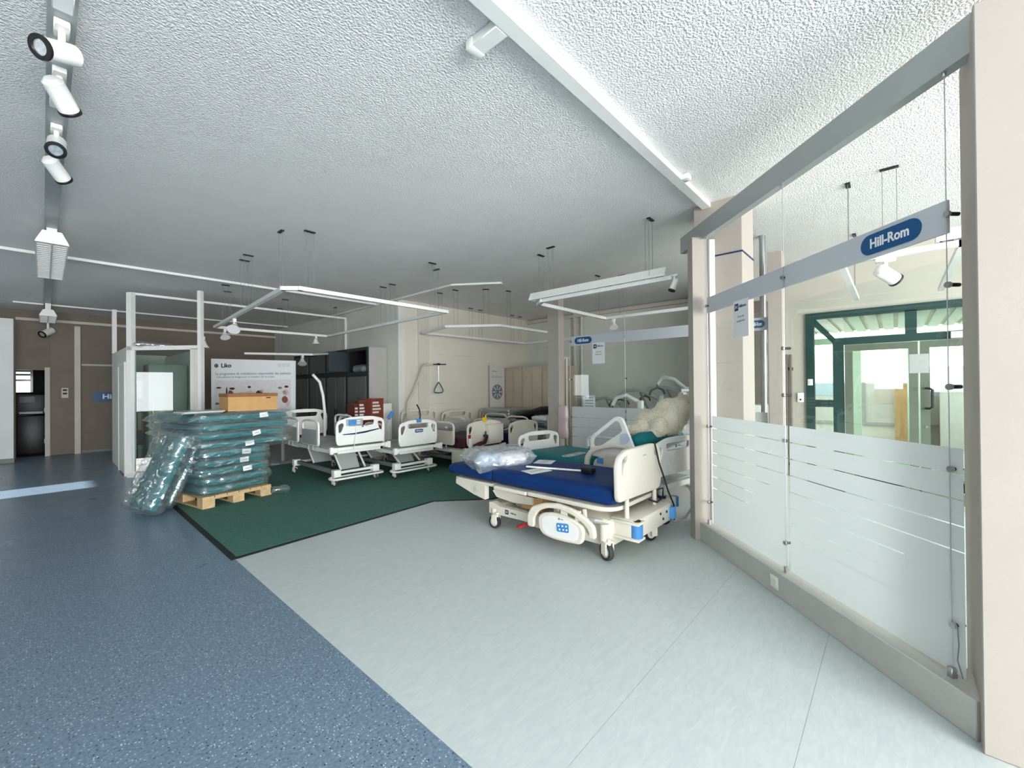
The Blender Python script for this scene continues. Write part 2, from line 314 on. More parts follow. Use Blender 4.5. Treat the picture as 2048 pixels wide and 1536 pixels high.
part('cabinet', MB().box(-.2, .3, -.25, .25, 0, .9, .02), 'black', pr); part('scanner', MB().box(-.2, .3, -.25, .25, .93, 1.4, .03), 'dark_grey', pr); part('paper_tray', MB().box(-.15, .22, -.33, -.25, .95, 1.0), 'grey_plastic', pr)
part('panel', MB().box(-.15, .1, -.27, -.25, 1.2, 1.36, .01), 'mid_grey', pr)
pier = struct('wall_pier', MB().box(-1.7, -.41, 13.65, 14.4, 0, 3.0), 'wall_white'); part('baseboard', MB().box(-1.7, -.40, 13.63, 13.65, 0, .09), 'mid_grey', pier)
struct('wall_west', MB().box(-3.65, -3.5, -6.65, 9.15, 0, CEIL).box(-3.65, -3.5, 9.95, 14.55, 0, CEIL).box(-3.65, -3.5, 9.15, 9.95, 0, .9).box(-3.65, -3.5, 9.15, 9.95, 1.98, CEIL), 'wall_white')
w1 = struct('window_1'); part('window_frame', MB().box(-3.56, -3.5, 9.15, 9.19, .9, 1.98).box(-3.56, -3.5, 9.91, 9.95, .9, 1.98).box(-3.56, -3.5, 9.15, 9.95, .9, .94).box(-3.56, -3.5, 9.15, 9.95, 1.94, 1.98), 'white_plastic', w1)
struct('wall_south', MB().box(-3.5, -3.3, -6.65, -6.5, 0, CEIL).box(2.1, 2.8, -6.65, -6.5, 0, CEIL).box(7.2, 7.55, -6.65, -6.5, 0, CEIL).box(-3.5, 7.55, -6.65, -6.5, 3.0, CEIL).box(-3.5, 7.55, -6.65, -6.5, 0, .2), 'wall_white')
for nm, a, b in (('window_2', -3.3, 2.1), ('window_3', 2.8, 7.2)):
    w = struct(nm); n = 4
    for k in range(n+1): xx = a+(b-a)*k/n; part('mullion', MB().box(xx-.03, xx+.03, -6.59, -6.53, .2, 3.0), 'green_frame', w)
    part('transom', MB().box(a, b, -6.59, -6.53, 2.3, 2.36), 'green_frame', w)
struct('wall_locker', MB().box(4.87, 5.02, 7.52, 14.4, 0, CEIL), 'wall_grey')
wb = struct('wall_back', MB().box(5.02, 9.15, 7.52, 7.67, 0, CEIL), 'wall_cream')
part('pilaster', MB().box(5.34, 5.58, 7.49, 7.52, 0, CEIL), 'wall_beige', wb)
for z0, z1 in ((.02, 1.125), (1.14, 2.2), (2.215, 3.26)): part('wall_panel', MB().box(5.62, 6.98, 7.505, 7.52, z0, z1, .003, 1), 'wall_cream', wb)
wr = struct('wall_right', MB().box(9.0, 9.15, 1.75, 7.52, 0, CEIL), 'wall_grey')
part('downpipe', MB().cyl((8.95, 5.95, 0), (8.95, 5.95, CEIL), .05), 'wall_beige', wr); part('downpipe', MB().cyl((8.95, 5.75, 0), (8.95, 5.75, CEIL), .03), 'wall_grey', wr)
part('cornice', MB().box(8.9, 9.0, 1.9, 7.52, 3.2, 3.26), 'wall_beige', wr)
struct('wall_return', MB().box(7.55, 9.0, 1.75, 1.9, 0, CEIL), 'wall_grey')
struct('wall_entrance', MB().box(7.4, 7.55, .95, 1.9, 0, CEIL).box(7.4, 7.55, -6.65, -1.95, 0, CEIL).box(7.4, 7.55, -1.95, .95, 2.5, CEIL), 'wall_ent')
# ---- columns
c1 = struct('wall_column_near', MB().box(2.54, 3.05, -.95, -.25, 0, 3.04, .004, 1), 'column')
c2 = struct('wall_column_square', MB().box(4.43, 4.86, 1.06, 1.5, 0, CEIL, .004, 1), 'column')
part('trim_line', MB().box(4.425, 4.865, 1.055, 1.505, 2.755, 2.77), 'navy_logo', c2)

# ---- entrance screen in green framing (plane x = 7.4, drawing u = .95 - y)
def eb(mb, u0, u1, z0, z1, x0=7.36, x1=7.44): return mb.box(x0, x1, .95-u1, .95-u0, z0, z1)
d1 = struct('door_1')
for nm, a in (('frame_post', (0, .1, 0, 2.5)), ('frame_post', (.31, .43, 0, 2.12)), ('frame_post', (1.05, 1.16, 2.12, 2.42)), ('frame_post', (2.0, 2.12, 0, 2.12)), ('frame_post', (2.8, 2.9, 0, 2.5)),
              ('frame_beam', (.1, 2.8, 2.41, 2.5)), ('frame_beam', (.43, 2.0, 2.03, 2.12)), ('frame_beam', (.1, .31, 1.17, 1.27)), ('frame_beam', (2.12, 2.8, 1.17, 1.27)), ('frame_beam', (.1, .31, 0, .12)), ('frame_beam', (2.12, 2.8, 0, .12))):
    part(nm, eb(MB(), *a), 'green_frame', d1)
for sgn, u0, u1 in ((1, .08, .34), (-1, 2.82, 2.10)):
    pts = [(.95-u0, 2.46), (.95-u0, 2.34), (.95-u1, 2.02), (.95-u1, 2.12)]
    part('frame_diagonal', MB().prism([(p[0], p[1]) for p in pts], 7.37, 7.43, lambda v: Vector((v.z, v.x, v.y))), 'green_frame', d1)
for a in ((.1, .31, .12, 1.17), (.1, .31, 1.27, 2.25), (.43, 1.05, 2.12, 2.41), (1.16, 2.0, 2.12, 2.41), (2.12, 2.8, .12, 1.17), (2.12, 2.8, 1.27, 2.25)):
    part('pane', eb(MB(), *a, 7.397, 7.403), 'glass_green', d1)
for u0, u1, hs in ((.44, 1.165, 0), (1.185, 1.99, 1)):
    lf = part('door_leaf', eb(eb(eb(eb(MB(), u0, u0+.085, .02, 2.02), u1-.085, u1, .02, 2.02), u0+.085, u1-.085, .02, .16), u0+.085, u1-.085, 1.94, 2.02), 'olive_frame', d1)
    part('pane', eb(MB(), u0+.085, u1-.085, .16, 1.94, 7.397, 7.403), 'glass_green', lf)
    if hs:
        yy = .95-(u0+.05); part('handle', MB().tube([(7.36, yy, 1.43), (7.28, yy-.02, 1.43), (7.26, yy-.05, 1.41), (7.26, yy-.05, 1.20), (7.28, yy-.02, 1.18), (7.36, yy, 1.18)], .014), 'black', lf)
        part('lock', MB().cyl((7.36, yy, .95), (7.345, yy, .95), .014), 'steel', lf)
        part('door_closer', MB().box(7.28, 7.36, .95-1.9, .95-1.45, 2.03, 2.11, .008), 'white_metal', lf)
        part('notice_sheet', eb(MB(), u0-.10, u0+.08, 1.62, 1.86, 7.352, 7.355), 'grey_plastic', lf)
ic = thing('intercom', 'small white intercom box on the wall beside the green entrance frame', 'intercom', (7.4, 1.02, 1.3))
part('housing', MB().box(-.03, 0, -.04, .04, -.07, .07, .008), 'white_plastic', ic); part('button', MB().cyl((-.03, 0, -.03), (-.036, 0, -.03), .012), 'black', ic); 
sw = thing('switch', 'tiny pale switch plate on the green entrance post', 'switch', (7.36, .90, 1.52)); part('plate', MB().box(-.012, 0, -.03, .03, -.045, .045, .004), 'white_plastic', sw); part('rocker', MB().box(-.018, -.012, -.014, .014, -.02, .02), 'off_white', sw)
# ---- vestibule and street beyond
vf = struct('floor_vestibule', MB().box(7.55, 9.5, -2.3, 1.3, -.1, 0), 'street')
struct('wall_vestibule_left', MB().box(7.55, 9.4, 1.3, 1.4, 0, 2.585), 'plaster_out'); struct('wall_vestibule_right', MB().box(7.55, 9.4, -2.4, -2.3, 0, 2.585), 'plaster_out')
vc = struct('ceiling_vestibule', MB().box(7.55, 11.6, -3.4, 2.2, 2.62, 2.75), 'plaster_out')
for k in range(26): part('ceiling_slat', MB().box(7.58, 11.55, 2.05-k*.21-.15, 2.05-k*.21, 2.585, 2.62), 'pale_green', vc)
def ob(mb, u0, u1, z0, z1, x0=9.36, x1=9.44): return mb.box(x0, x1, .95-u1, .95-u0, z0, z1)
d3 = struct('door_3')
for nm, a in (('frame_post', (-.35, -.25, 0, 2.6)), ('frame_post', (.30, .40, 0, 2.2)), ('frame_post', (2.02, 2.12, 0, 2.2)), ('frame_post', (3.1, 3.2, 0, 2.6)), ('frame_beam', (-.25, 3.1, 2.2, 2.3))): part(nm, ob(MB(), *a), 'pale_green', d3)
for u0, u1 in ((.41, 1.205), (1.215, 2.01)):
    lf = part('door_leaf', ob(ob(ob(ob(MB(), u0, u0+.11, .02, 2.19), u1-.11, u1, .02, 2.19), u0+.11, u1-.11, .02, .2), u0+.11, u1-.11, 2.07, 2.19), 'pale_green', d3)
    part('pane', ob(MB(), u0+.11, u1-.11, .2, 2.07, 9.397, 9.403), 'glass', lf)
    uh = u1-.05 if u0 < 1 else u0+.05
    part('handle', MB().tube([(9.36, .95-uh, 1.25), (9.30, .95-uh, 1.25), (9.30, .95-uh, 1.0), (9.36, .95-uh, 1.0)], .012), 'dark_grey', lf)
    if u0 < 1: part('notice_sheet', ob(MB(), u0+.28, u1-.16, 1.40, 1.95, 9.388, 9.392), 'paper', lf)
    else:
        q = part('notice_sheet', ob(MB(), u0+.14, u0+.52, 1.35, 1.75, 9.388, 9.392), 'paper', lf)
for u0, u1 in ((-.25, .3), (2.12, 3.1)): part('pane', ob(MB(), u0, u1, .05, 2.2, 9.397, 9.403), 'glass', d3)
struct('pavement', MB().box(9.5, 22, -9, 9, -.12, -.02), 'street')
st = thing('shop_facade', 'pale shop front across the way, seen through both entrance doors', 'building', (14.2, -1.0, -.02))
part('wall', MB().box(0, .3, -6, 6, 0, 6), 'plaster_out', st)
for k in range(4):
    w = part('shop_window', MB().box(-.02, 0, -4+k*1.9+.1, -4+k*1.9+1.8, .5, 2.6), 'card_white', st); part('window_frame', MB().box(-.05, -.02, -4+k*1.9+.05, -4+k*1.9+.12, .45, 2.65).box(-.05, -.02, -4+k*1.9+1.78, -4+k*1.9+1.85, .45, 2.65).box(-.05, -.02, -4+k*1.9+.12, -4+k*1.9+1.78, .45, .52).box(-.05, -.02, -4+k*1.9+.12, -4+k*1.9+1.78, 2.58, 2.65), 'grey_plastic', w)
    part('poster', MB().box(-.03, -.02, -4+k*1.9+.4, -4+k*1.9+1.1, 1.2, 2.1), 'pale_blue', w); part('poster', MB().box(-.03, -.02, -4+k*1.9+1.2, -4+k*1.9+1.6, 1.0, 1.6), 'wall_beige', w)
for i, (y, w, h, z, m, lb) in enumerate(((.55, .6, .45, 1.05, 'card', 'brown carton on the shop display seen through the left outer door'), (.0, .5, .5, .9, 'card_white', 'white carton beside the brown one in the shop display'), (-1.2, .45, .9, .5, 'mid_grey', 'grey cabinet in the shop display behind the right outer door'), (-.55, .55, .35, 1.5, 'card_white', 'pale display board hanging above the cartons in the shop'))):
    t = thing('display_carton' if i != 2 else 'display_cabinet', lb, 'box' if i != 2 else 'cabinet', (13.85, -1.0+y*1.3, -.02))
    part('body', MB().box(-.2, .2, -w/2, w/2, .0, z+h, .01), m, t); part('lid', MB().box(-.21, .21, -w/2-.01, w/2+.01, z+h-.06, z+h+.005, .004), m, t)
vl = thing('downlight', 'round white lamp in the slatted ceiling of the entrance vestibule', 'ceiling lamp', (8.3, -.3, 2.585)); part('ring', MB().cyl((0, 0, -.03), (0, 0, 0), .13, n=24), 'white_metal', vl)
gl_ = bpy.data.materials.new('lamp_glow'); gl_.use_nodes = True; pb_ = gl_.node_tree.nodes['Principled BSDF']; pb_.inputs['Emission Color'].default_value = (1, .97, .92, 1); pb_.inputs['Emission Strength'].default_value = 3.; MATS['lamp_glow'] = gl_
part('diffuser', MB().cyl((0, 0, -.036), (0, 0, -.03), .11, n=24), 'lamp_glow', vl)
la_ = lamp('vestibule_lamp', 'AREA', (8.3, -.3, 2.54), (0, 0, 0), 40, (1, .98, .95), (.22, .22)); la_.data.shape = 'DISK'
# ---- baseboards
struct('baseboard_far', MB().box(.62, 2.4, 14.36, 14.38, 0, .06), 'mid_grey')
struct('baseboard_locker', MB().box(4.855, 4.87, 7.53, 7.92, 0, .06), 'mid_grey')

# ================================================================== FLOOR MAT
gm = thing('floor_mat', 'large dark green mat with a black rubber edge under the beds', 'mat')
mp_ = [(1.15, 4.36), (3.43, 4.53), (4.02, 4.01), (5.5, 4.01), (7.9, 5.3), (7.9, 7.45), (4.8, 7.45), (4.3, 8.9), (1.95, 8.9), (1.15, 8.3)]
me_ = [(1.10, 4.31), (3.42, 4.485), (4.0, 3.97), (5.5, 3.97), (7.94, 5.28), (7.94, 7.48), (4.83, 7.48), (4.33, 8.94), (1.93, 8.94), (1.10, 8.34)]
part('pile', MB().prism(mp_, .001, .009), 'mat_green', gm); part('edge_strip', MB().prism(me_, .0005, .0065), 'mat_edge', gm)

# ================================================================== FRONT GLASS PARTITION (local x runs from the far post to the near column, local -y faces the room)
def stripe_film(parent, x0, x1, z0, z1, gaps, y):
    """frosted film bands; gaps = [(z, fraction of width left clear)]"""
    mb = MB(); top = z1; g = .0055
    for z, fr, off in gaps:
        mb.box(x0, x1, y-.0008, y, z+g/2, top)
        a = x0+(x1-x0)*off; b = a+(x1-x0)*fr
        if a > x0+.002: mb.box(x0, a, y-.0008, y, z-g/2, z+g/2)
        if b < x1-.002: mb.box(b, x1, y-.0008, y, z-g/2, z+g/2)
        top = z-g/2
    mb.box(x0, x1, y-.0008, y, z0, top)
    part('frosted_film', mb, 'frost', parent, 'white frosted film with thin clear stripes')
def clamp(parent, x, z, y0=-.03, y1=.03):
    c = part('clamp', MB().cyl((x, y0+.012, z), (x, y1, z), .009, n=10), 'black', parent)
    part('clamp_cap', MB().cyl((x, y0, z), (x, y0+.012, z), .014, n=12), 'steel', c)
P = thing('glass_partition', 'glass screen with frosted lower panes between the near column and the beige post', 'partition', (4.378, 1.428, 0), R(-135))
part('post', MB().box(0, .10, -.125, .03, 0, 2.93, .003, 1), 'column', P); part('post_strip', MB().box(.015, .13, .03, .085, 0, 2.9, .003, 1), 'white_metal', P)
part('top_rail', MB().box(-.36, 2.42, -.03, .03, 2.91, 3.075), 'rail_grey', P, 'grey flat top rail')
pl = part('plinth', MB().box(.06, 2.43, -.075, .12, 0, .17, .004, 1), 'plinth', P)
so = part('socket_plate', MB().box(1.13, 1.215, -.083, -.074, .045, .135, .006, 2), 'socket_white', pl)
part('socket_face', MB().cyl((1.172, -.083, .09), (1.172, -.086, .09), .026, n=20), 'off_white', so)
for a, b, gaps in ((.21, 1.225, [(1.09, 1, 0), (.975, 1, 0), (.86, 1, 0), (.745, .8, 0), (.635, .68, 0), (.53, .56, 0)]),
                   (1.245, 2.335, [(1.09, 1, 0), (.975, 1, 0), (.86, 1, 0), (.745, 1, 0), (.635, .75, 0), (.53, .5, 0), (.43, .3, 0)])):
    g = part('glass_pane', MB().box(a, b, -.004, .004, .185, 2.06), 'glass', P); stripe_film(g, a, b, .19, 1.205, gaps, -.0048)
for a, b in ((.145, 1.215), (1.218, 2.285)):
    h = part('header_panel', MB().box(a, b, -.006, .006, 2.18, 2.33), 'header_grey', P, 'grey header panel')
    if a > 1: logo_sign(h, 2.005, -.0085, 2.255, .335, .108)
for x in (.165, 1.216, 2.287): part('cable', MB().cyl((x, -.014, .2), (x, -.014, 2.915), .0022, n=6), 'steel', P); part('cable_clip', MB().box(x-.012, x+.012, -.03, .0, .165, .215, .003, 1).cyl((x, -.014, 2.89), (x, -.014, 2.915), .008), 'steel', P)
for x, zs in ((.165, (.38, 1.10, 2.25)), (1.216, (.38, 1.10, 1.42, 1.75, 2.25)), (2.30, (.41, 1.11, 1.48, 1.94, 2.26))):
    for z in zs: clamp(P, x, z)
part('loose_cord', MB().tube([(2.31, -.014, .41), (2.32, -.02, .33), (2.31, -.016, .26), (2.33, -.014, .19)], .0022, 6), 'mid_grey', P)
def notice(label, loc, rz, w, h, lines):
    t = thing('notice_sheet', label, 'notice', loc, rz)
    part('sheet', MB().box(-w/2, w/2, -.001, .001, -h, 0), 'paper', t)
    lg = part('logo_square', MB().box(-w*.40, -w*.16, -.003, -.0012, -h*.27, -h*.08), 'navy_logo', t)
    part('logo_mark', text('H', h*.13, .0006, .02, front(-w*.28, -.0036, -h*.175)), 'print_white', lg)
    part('wordmark', text('Hillrom.', h*.105, .0006, .02, front(w*.13, -.002, -h*.17)), 'navy_logo', t)
    for k, (s_, sz) in enumerate(lines): part('print_line', text(s_, h*sz, .0006, .005, front(0, -.002, -h*(.44+.12*k))), 'print_grey', t)
notice('printed notice hanging from the header of the front glass screen', (4.378-.707*.70-.012*.707, 1.428-.707*.70+.012*.707, 2.20), R(-135), .21, .31, [('Zone de', .085), ('satisfaction', .085)])

# ================================================================== REAR GLASS PARTITION (plane x = 5.65, local x = world -y)
Q = thing('glass_partition', 'farther glass screen in front of the patient lifts, with a pale post on its left', 'partition', (5.65, 4.2, 0), R(-90))
part('post', MB().box(-.02, .20, -.10, .05, 0, 3.0, .003, 1), 'column', Q, 'pale square post'); part('post', MB().box(3.13, 3.27, -.1, .05, 0, 3.0, .003, 1), 'column', Q)
part('plinth', MB().box(.2, 3.13, -.07, .07, 0, .17), 'plinth', Q)
for a, b in ((.38, 1.30), (1.32, 2.24), (2.26, 3.1)):
    g = part('glass_pane', MB().box(a, b, -.004, .004, .185, 2.06), 'glass', Q); stripe_film(g, a, b, .19, 1.17, [(1.0, 1, 0), (.85, 1, 0), (.70, .9, 0)], -.0048)
for k, (a, b) in enumerate(((.38, 1.30), (1.302, 2.24), (2.242, 3.12))):
    h = part('header_panel', MB().box(a, b, -.006, .006, 2.13, 2.28), 'header_grey', Q)
    if k == 0: logo_sign(h, .60, -.0085, 2.205, .31, .105)
    if k == 2: logo_sign(h, 3.0, -.0085, 2.205, .16, .09)
for x in (.36, 1.31, 2.25): part('cable', MB().cyl((x, -.014, .2), (x, -.014, 3.0), .0025, n=6), 'steel', Q); [clamp(Q, x, z) for z in (1.0, 1.6, 2.2)]
notice('printed notice on the header of the farther glass screen beside its blue logo', (5.63, 3.32, 2.15), R(-90), .215, .32, [('Zone de', .085), ('satisfaction', .085)])

# ================================================================== CEILING TRUNKING
t1_ = struct('trim_1', MB().box(.015, .115, -2.9, 14.3, CEIL-.035, CEIL), 'alu')                                   # channel for the left spotlights
struct('trim_2', MB().box(-2.5, 4.43, 1.335, 1.42, CEIL-.05, CEIL, .004, 1), 'white_metal')                  # long diagonal-looking duct to the square column
t3 = struct('trim_3', MB().box(1.48, 1.565, 1.42, 1.62, CEIL-.05, CEIL, .004, 1), 'white_metal'); part('end_cap', MB().box(1.476, 1.569, 1.59, 1.64, CEIL-.054, CEIL, .006, 2), 'white_metal', t3)
sm = thing('smoke_detector', 'small white sensor box on the ceiling duct near the square column', 'sensor', (3.70, 1.31, CEIL)); part('housing', MB().box(-.04, .04, -.03, .03, -.05, 0, .008), 'white_plastic', sm); part('lens', MB().cyl((0, 0, -.05), (0, 0, -.056), .012), 'grey_plastic', sm)
struct('trim_4', MB().box(-3.5, 4.86, 8.24, 8.29, CEIL-.035, CEIL), 'white_metal')
# cabin rail at 3.13 m and its turn along the locker wall
struct('trim_5', MB().box(1.0, 4.86, 9.70, 9.75, 3.13, 3.17).box(4.82, 4.868, 9.70, 9.75, 2.35, 3.13), 'white_metal')
struct('trim_6', MB().box(4.80, 4.86, 5.75, 10.5, CEIL-.03, CEIL).prism([(4.80, 5.75), (4.86, 5.75), (5.36, 5.05), (5.30, 5.02)], CEIL-.03, CEIL), 'white_metal')
struct('trim_7', MB().box(-.4, 4.8, 13.1, 13.14, CEIL-.03, CEIL), 'white_metal')

# ================================================================== SPOTLIGHTS
def spotlight(name, label, loc, direction, scale=1., group=None, drop=.12, lens=True):
    """track spot: adapter on the track, stem, cylinder head pointing along direction; loc = underside of track"""
    t = thing(name, label, 'spotlight', loc, 0, group)
    part('adapter', MB().box(-.028*scale, .028*scale, -.06*scale, .06*scale, -.03*scale, 0, .004, 1), 'white_plastic', t)
    part('stem', MB().cyl((0, 0, -.03*scale), (0, 0, -drop), .014*scale), 'white_plastic', t)
    d = Vector(direction).normalized(); c = Vector((0, 0, -drop-.03*scale))
    a, b = c-d*.07*scale, c+d*.09*scale; r = .048*scale
    hd = part('head', MB().lathe([(.001, -.012), (r*.6, -.008), (r, .012), (r, .16*scale)], a, 20, d), 'white_plastic', t)
    part('ring', MB().lathe([(r*1.03, .0), (r*1.1, .004), (r*1.1, .016), (r*.72, .018), (r*.72, .006), (r*1.0, .0)], b-d*.003, 20, d), 'black', hd)
    part('reflector', MB().lathe([(.001, -.02), (r*.4, -.016), (r*.7, .006)], b, 20, d), 'lens', hd)
    return t
sg = 'spotlights on the left ceiling channel'
spotlight('spotlight', 'nearest spotlight on the left ceiling channel, black-ringed lens turned to the left', (.065, 2.98, CEIL-.035), (-.8, -.62, -.5), 1.0, sg, .10)
spotlight('spotlight', 'second spotlight on the left ceiling channel, tilted away down to the right', (.065, 3.42, CEIL-.035), (.50, .80, -.62), 1.0, sg, .09)
spotlight('spotlight', 'third spotlight on the left ceiling channel, black-ringed lens facing the viewer', (.065, 4.16, CEIL-.035), (-.05, -.8, -.7), 1.0, sg, .09)
spotlight('spotlight', 'fourth spotlight on the left ceiling channel, just before the louvred lamp', (.065, 4.62, CEIL-.035), (.55, .80, -.62), 1.0, sg, .08)
for y in (2.45, 2.75, 3.2, 3.75): part('track_joint', MB().box(.03, .10, y-.07, y+.07, CEIL-.065, CEIL-.035, .004, 1), 'white_plastic', t1_)
def louvre_lamp(label, loc, L, w=.25, h=.13, n=22, mount=True):
    t = thing('louvre_lamp', label, 'ceiling lamp', loc); z = 0
    prof = [(-w/2, 0), (w/2, 0), (w/2-.01, .03), (w*.28, h), (-w*.28, h), (-w/2+.01, .03)]
    tf = lambda y0: (lambda v: Vector((v.x, v.z, v.y)))
    part('end_cap', MB().prism(prof, 0, .02, tf(0)), 'white_metal', t); part('end_cap', MB().prism(prof, L-.02, L, tf(0)), 'white_metal', t)
    part('housing', MB().prism([(-w*.28, h), (w*.28, h), (w*.28, h-.01), (-w*.28, h-.01)], .02, L-.02, tf(0)).prism([(-w/2, 0), (-w/2+.008, 0), (-w*.28+.008, h), (-w*.28, h)], .02, L-.02, tf(0)).prism([(w/2-.008, 0), (w/2, 0), (w*.28, h), (w*.28-.008, h)], .02, L-.02, tf(0)), 'white_metal', t)
    lv = part('louvre', MB().box(-.006, .006, .02, L-.02, .0, .05), 'white_metal', t)
    for k in range(n): y = .04+(L-.08)*k/(n-1); part('louvre_blade', MB().box(-w/2+.012, w/2-.012, y-.002, y+.002, .004, .045), 'white_metal', lv)
    for y in (.25, L-.33):
        if mount: part('mount', MB().box(-.04, .04, y, y+.08, h, CEIL-.035-loc[2]), 'white_metal', t)
        else: part('cable', MB().cyl((0, y, h), (0, y, CEIL-loc[2]), .0022, n=6), 'mid_grey', t)
    return t
louvre_lamp('larger louvred lamp with white end cap hanging from the left ceiling channel', (.07, 6.55, 3.04), 2.1)
louvre_lamp('small distant louvred lamp at the far end of the left ceiling channel', (.075, 12.5, 2.98), 1.3)
spotlight('spotlight', 'far hanging spotlight beyond the small louvred lamp', (.08, 14.0, CEIL-.035), (-.6, -.6, -.5), 1.5, None, .42)

# ================================================================== SUSPENDED TRACKS
def track(name, label, z, bars, hangs, cat='light track', w=.05, h=.045):
    """bars = list of polylines (xy); hangs = list of (x, y, nx, ny) plates with paired cables"""
    t = thing(name, label, cat, (0, 0, 0))
    for pts in bars:
        for a, b in zip(pts, pts[1:]):
            a, b = Vector((*a, 0)), Vector((*b, 0)); d = (b-a); n = Vector((-d.y, d.x, 0)).normalized()*w/2; e = d.normalized()*w/2
            q = [a-e+n, a-e-n, b+e-n, b+e+n]
            part('track_bar', MB().prism([(v.x, v.y) for v in q], z, z+h), 'white_metal', t)
    for x, y, nx, ny in hangs:
        c = part('ceiling_plate', MB().prism([(x+nx*.06+ny*.018, y+ny*.06-nx*.018), (x+nx*.06-ny*.018, y+ny*.06+nx*.018), (x-nx*.06-ny*.018, y-ny*.06+nx*.018), (x-nx*.06+ny*.018, y-ny*.06-nx*.018)], CEIL-.012, CEIL), 'black', t)
        for s_ in (-1, 1): part('cable', MB().cyl((x+nx*.045*s_, y+ny*.045*s_, z+h), (x+nx*.045*s_, y+ny*.045*s_, CEIL-.01), .0022, n=6), 'mid_grey', c)
    return t
dn = (.707, .707)
track('suspended_track', 'large rectangular white light track hanging over the pallet and middle beds', 2.6, [[(1.95, 4.97), (4.05, 4.97), (4.15, 9.15), (2.1, 9.15), (1.82, 5.1), (1.95, 4.97)]],
      [(1.83, 5.2, 0, 1), (2.06, 4.97, 1, 0), (1.86, 6.45, 1, 0), (1.9, 6.75, 1, 0), (3.8, 4.97, 1, 0), (4.05, 5.2, 0, 1), (4.1, 6.5, 1, 0), (4.1, 6.8, 1, 0), (2.13, 8.6, 1, 0), (2.3, 9.15, 1, 0), (3.3, 9.15, 1, 0)])
track('suspended_track', 'angled white light track hanging over the beds at the back wall', 2.6, [[(8.5, 5.7), (8.5, 7.2), (5.3, 7.25), (5.05, 6.2), (5.64, 5.40), (7.3, 5.40)]],
      [(5.1, 6.45, 1, 0), (5.15, 6.05, 1, 0), (5.5, 5.60, .6, -.8), (5.9, 5.40, 1, 0), (6.6, 7.22, 1, 0), (6.9, 7.22, 1, 0), (8.0, 7.2, 1, 0), (8.3, 7.2, 1, 0)])
track('suspended_track', 'square white light track hanging above the farther glass screen', 2.6, [[(4.42, 3.45), (4.55, 3.6), (6.34, 3.6), (6.36, 1.9)], [(4.42, 3.45), (4.42, 1.75)]],
      [(4.42, 3.3, 0, 1), (4.6, 3.6, 1, 0), (4.42, 1.95, 1, 0), (6.1, 3.6, 1, 0), (6.35, 3.3, 0, 1)])
ll = louvre_lamp('long louvred lamp fixed along the square light track above the farther screen', (4.46, 1.78, 2.645), 1.85, .2, .10, 26, False)
track('suspended_track', 'white light track hanging beyond the front glass screen near the entrance', 2.55, [[(4.75, -.4), (4.75, .35), (6.9, .35)], [(4.75, -.4), (6.9, -.4)]], [(4.75, .02, 0, 1), (4.9, .3, 1, 0), (6.6, .35, 1, 0)])
louvre_lamp('louvred lamp beyond the front glass screen next to the near column', (4.78, -1.0, 2.60), .75, .2, .10, 12, False)
track('suspended_track', 'dim light track hanging behind the advertising board', 2.25, [[(3.0, 10.6), (4.2, 10.0), (4.5, 9.0)]], [(3.6, 10.3, 1, 0), (4.4, 9.3, 0, 1)])
def flood(label, loc, d, s=1.):
    t = thing('floodlight', label, 'spotlight', loc); c = Vector((0, 0, -.11*s)); d = Vector(d).normalized()
    part('bracket', MB().box(-.02*s, .02*s, -.03*s, .03*s, -.05*s, 0, .003, 1).cyl((0, 0, -.05*s), tuple(c), .01*s), 'white_plastic', t)
    h = part('shade', MB().lathe([(.012*s, -.06*s), (.03*s, -.05*s), (.045*s, 0), (.075*s, .05*s), (.08*s, .06*s)], c, 18, d), 'white_plastic', t)
    part('bulb', MB().sph(tuple(c+d*.03*s), .028*s), 'lens', h)
flood('round white lamp clamped on the left side of the big rectangular track', (2.02, 7.7, 2.6), (-.3, -.6, -.7), 1.15)
flood('second white lamp at the back left corner of the big rectangular track', (2.25, 9.15, 2.6), (0, -.5, -.8), 1.0)
flood('white bell lamp hanging low before the grey lockers', (3.9, 9.15, 2.6), (0, -.1, -1), 1.0)
flood('small lamp on the dim track behind the advertising board', (4.0, 10.1, 2.25), (-.2, -.5, -1), 1.2)
flood('white lamp at the top right of the glass cabin', (1.95, 9.3, 2.45), (0, 0, -1), 1.2)
flood('small double lamp hanging from the square track above the farther screen', (6.34, 3.45, 2.6), (-.4, -.3, -.9), .9)
flood('small lamp on the back wall light track', (8.5, 6.4, 2.6), (-.5, -.2, -.8), .9)
spotlight('spotlight', 'white cylinder spotlight below the large blue logo, beyond the front glass', (4.75, .05, 2.55), (.6, -.55, -.45), 1.1, None, .1)
spotlight('spotlight', 'small spotlight peeking out beside the top of the beige post', (4.42, 1.70, 2.65), (-.2, .3, -.9), .7, None, .08)
sp_ = one('steel_pipe', MB().cyl((5.86, 1.18, .0), (5.86, 1.18, CEIL), .035, n=16), 'steel', 'shiny steel pipe rising to the ceiling behind the square beige column', 'pipe')

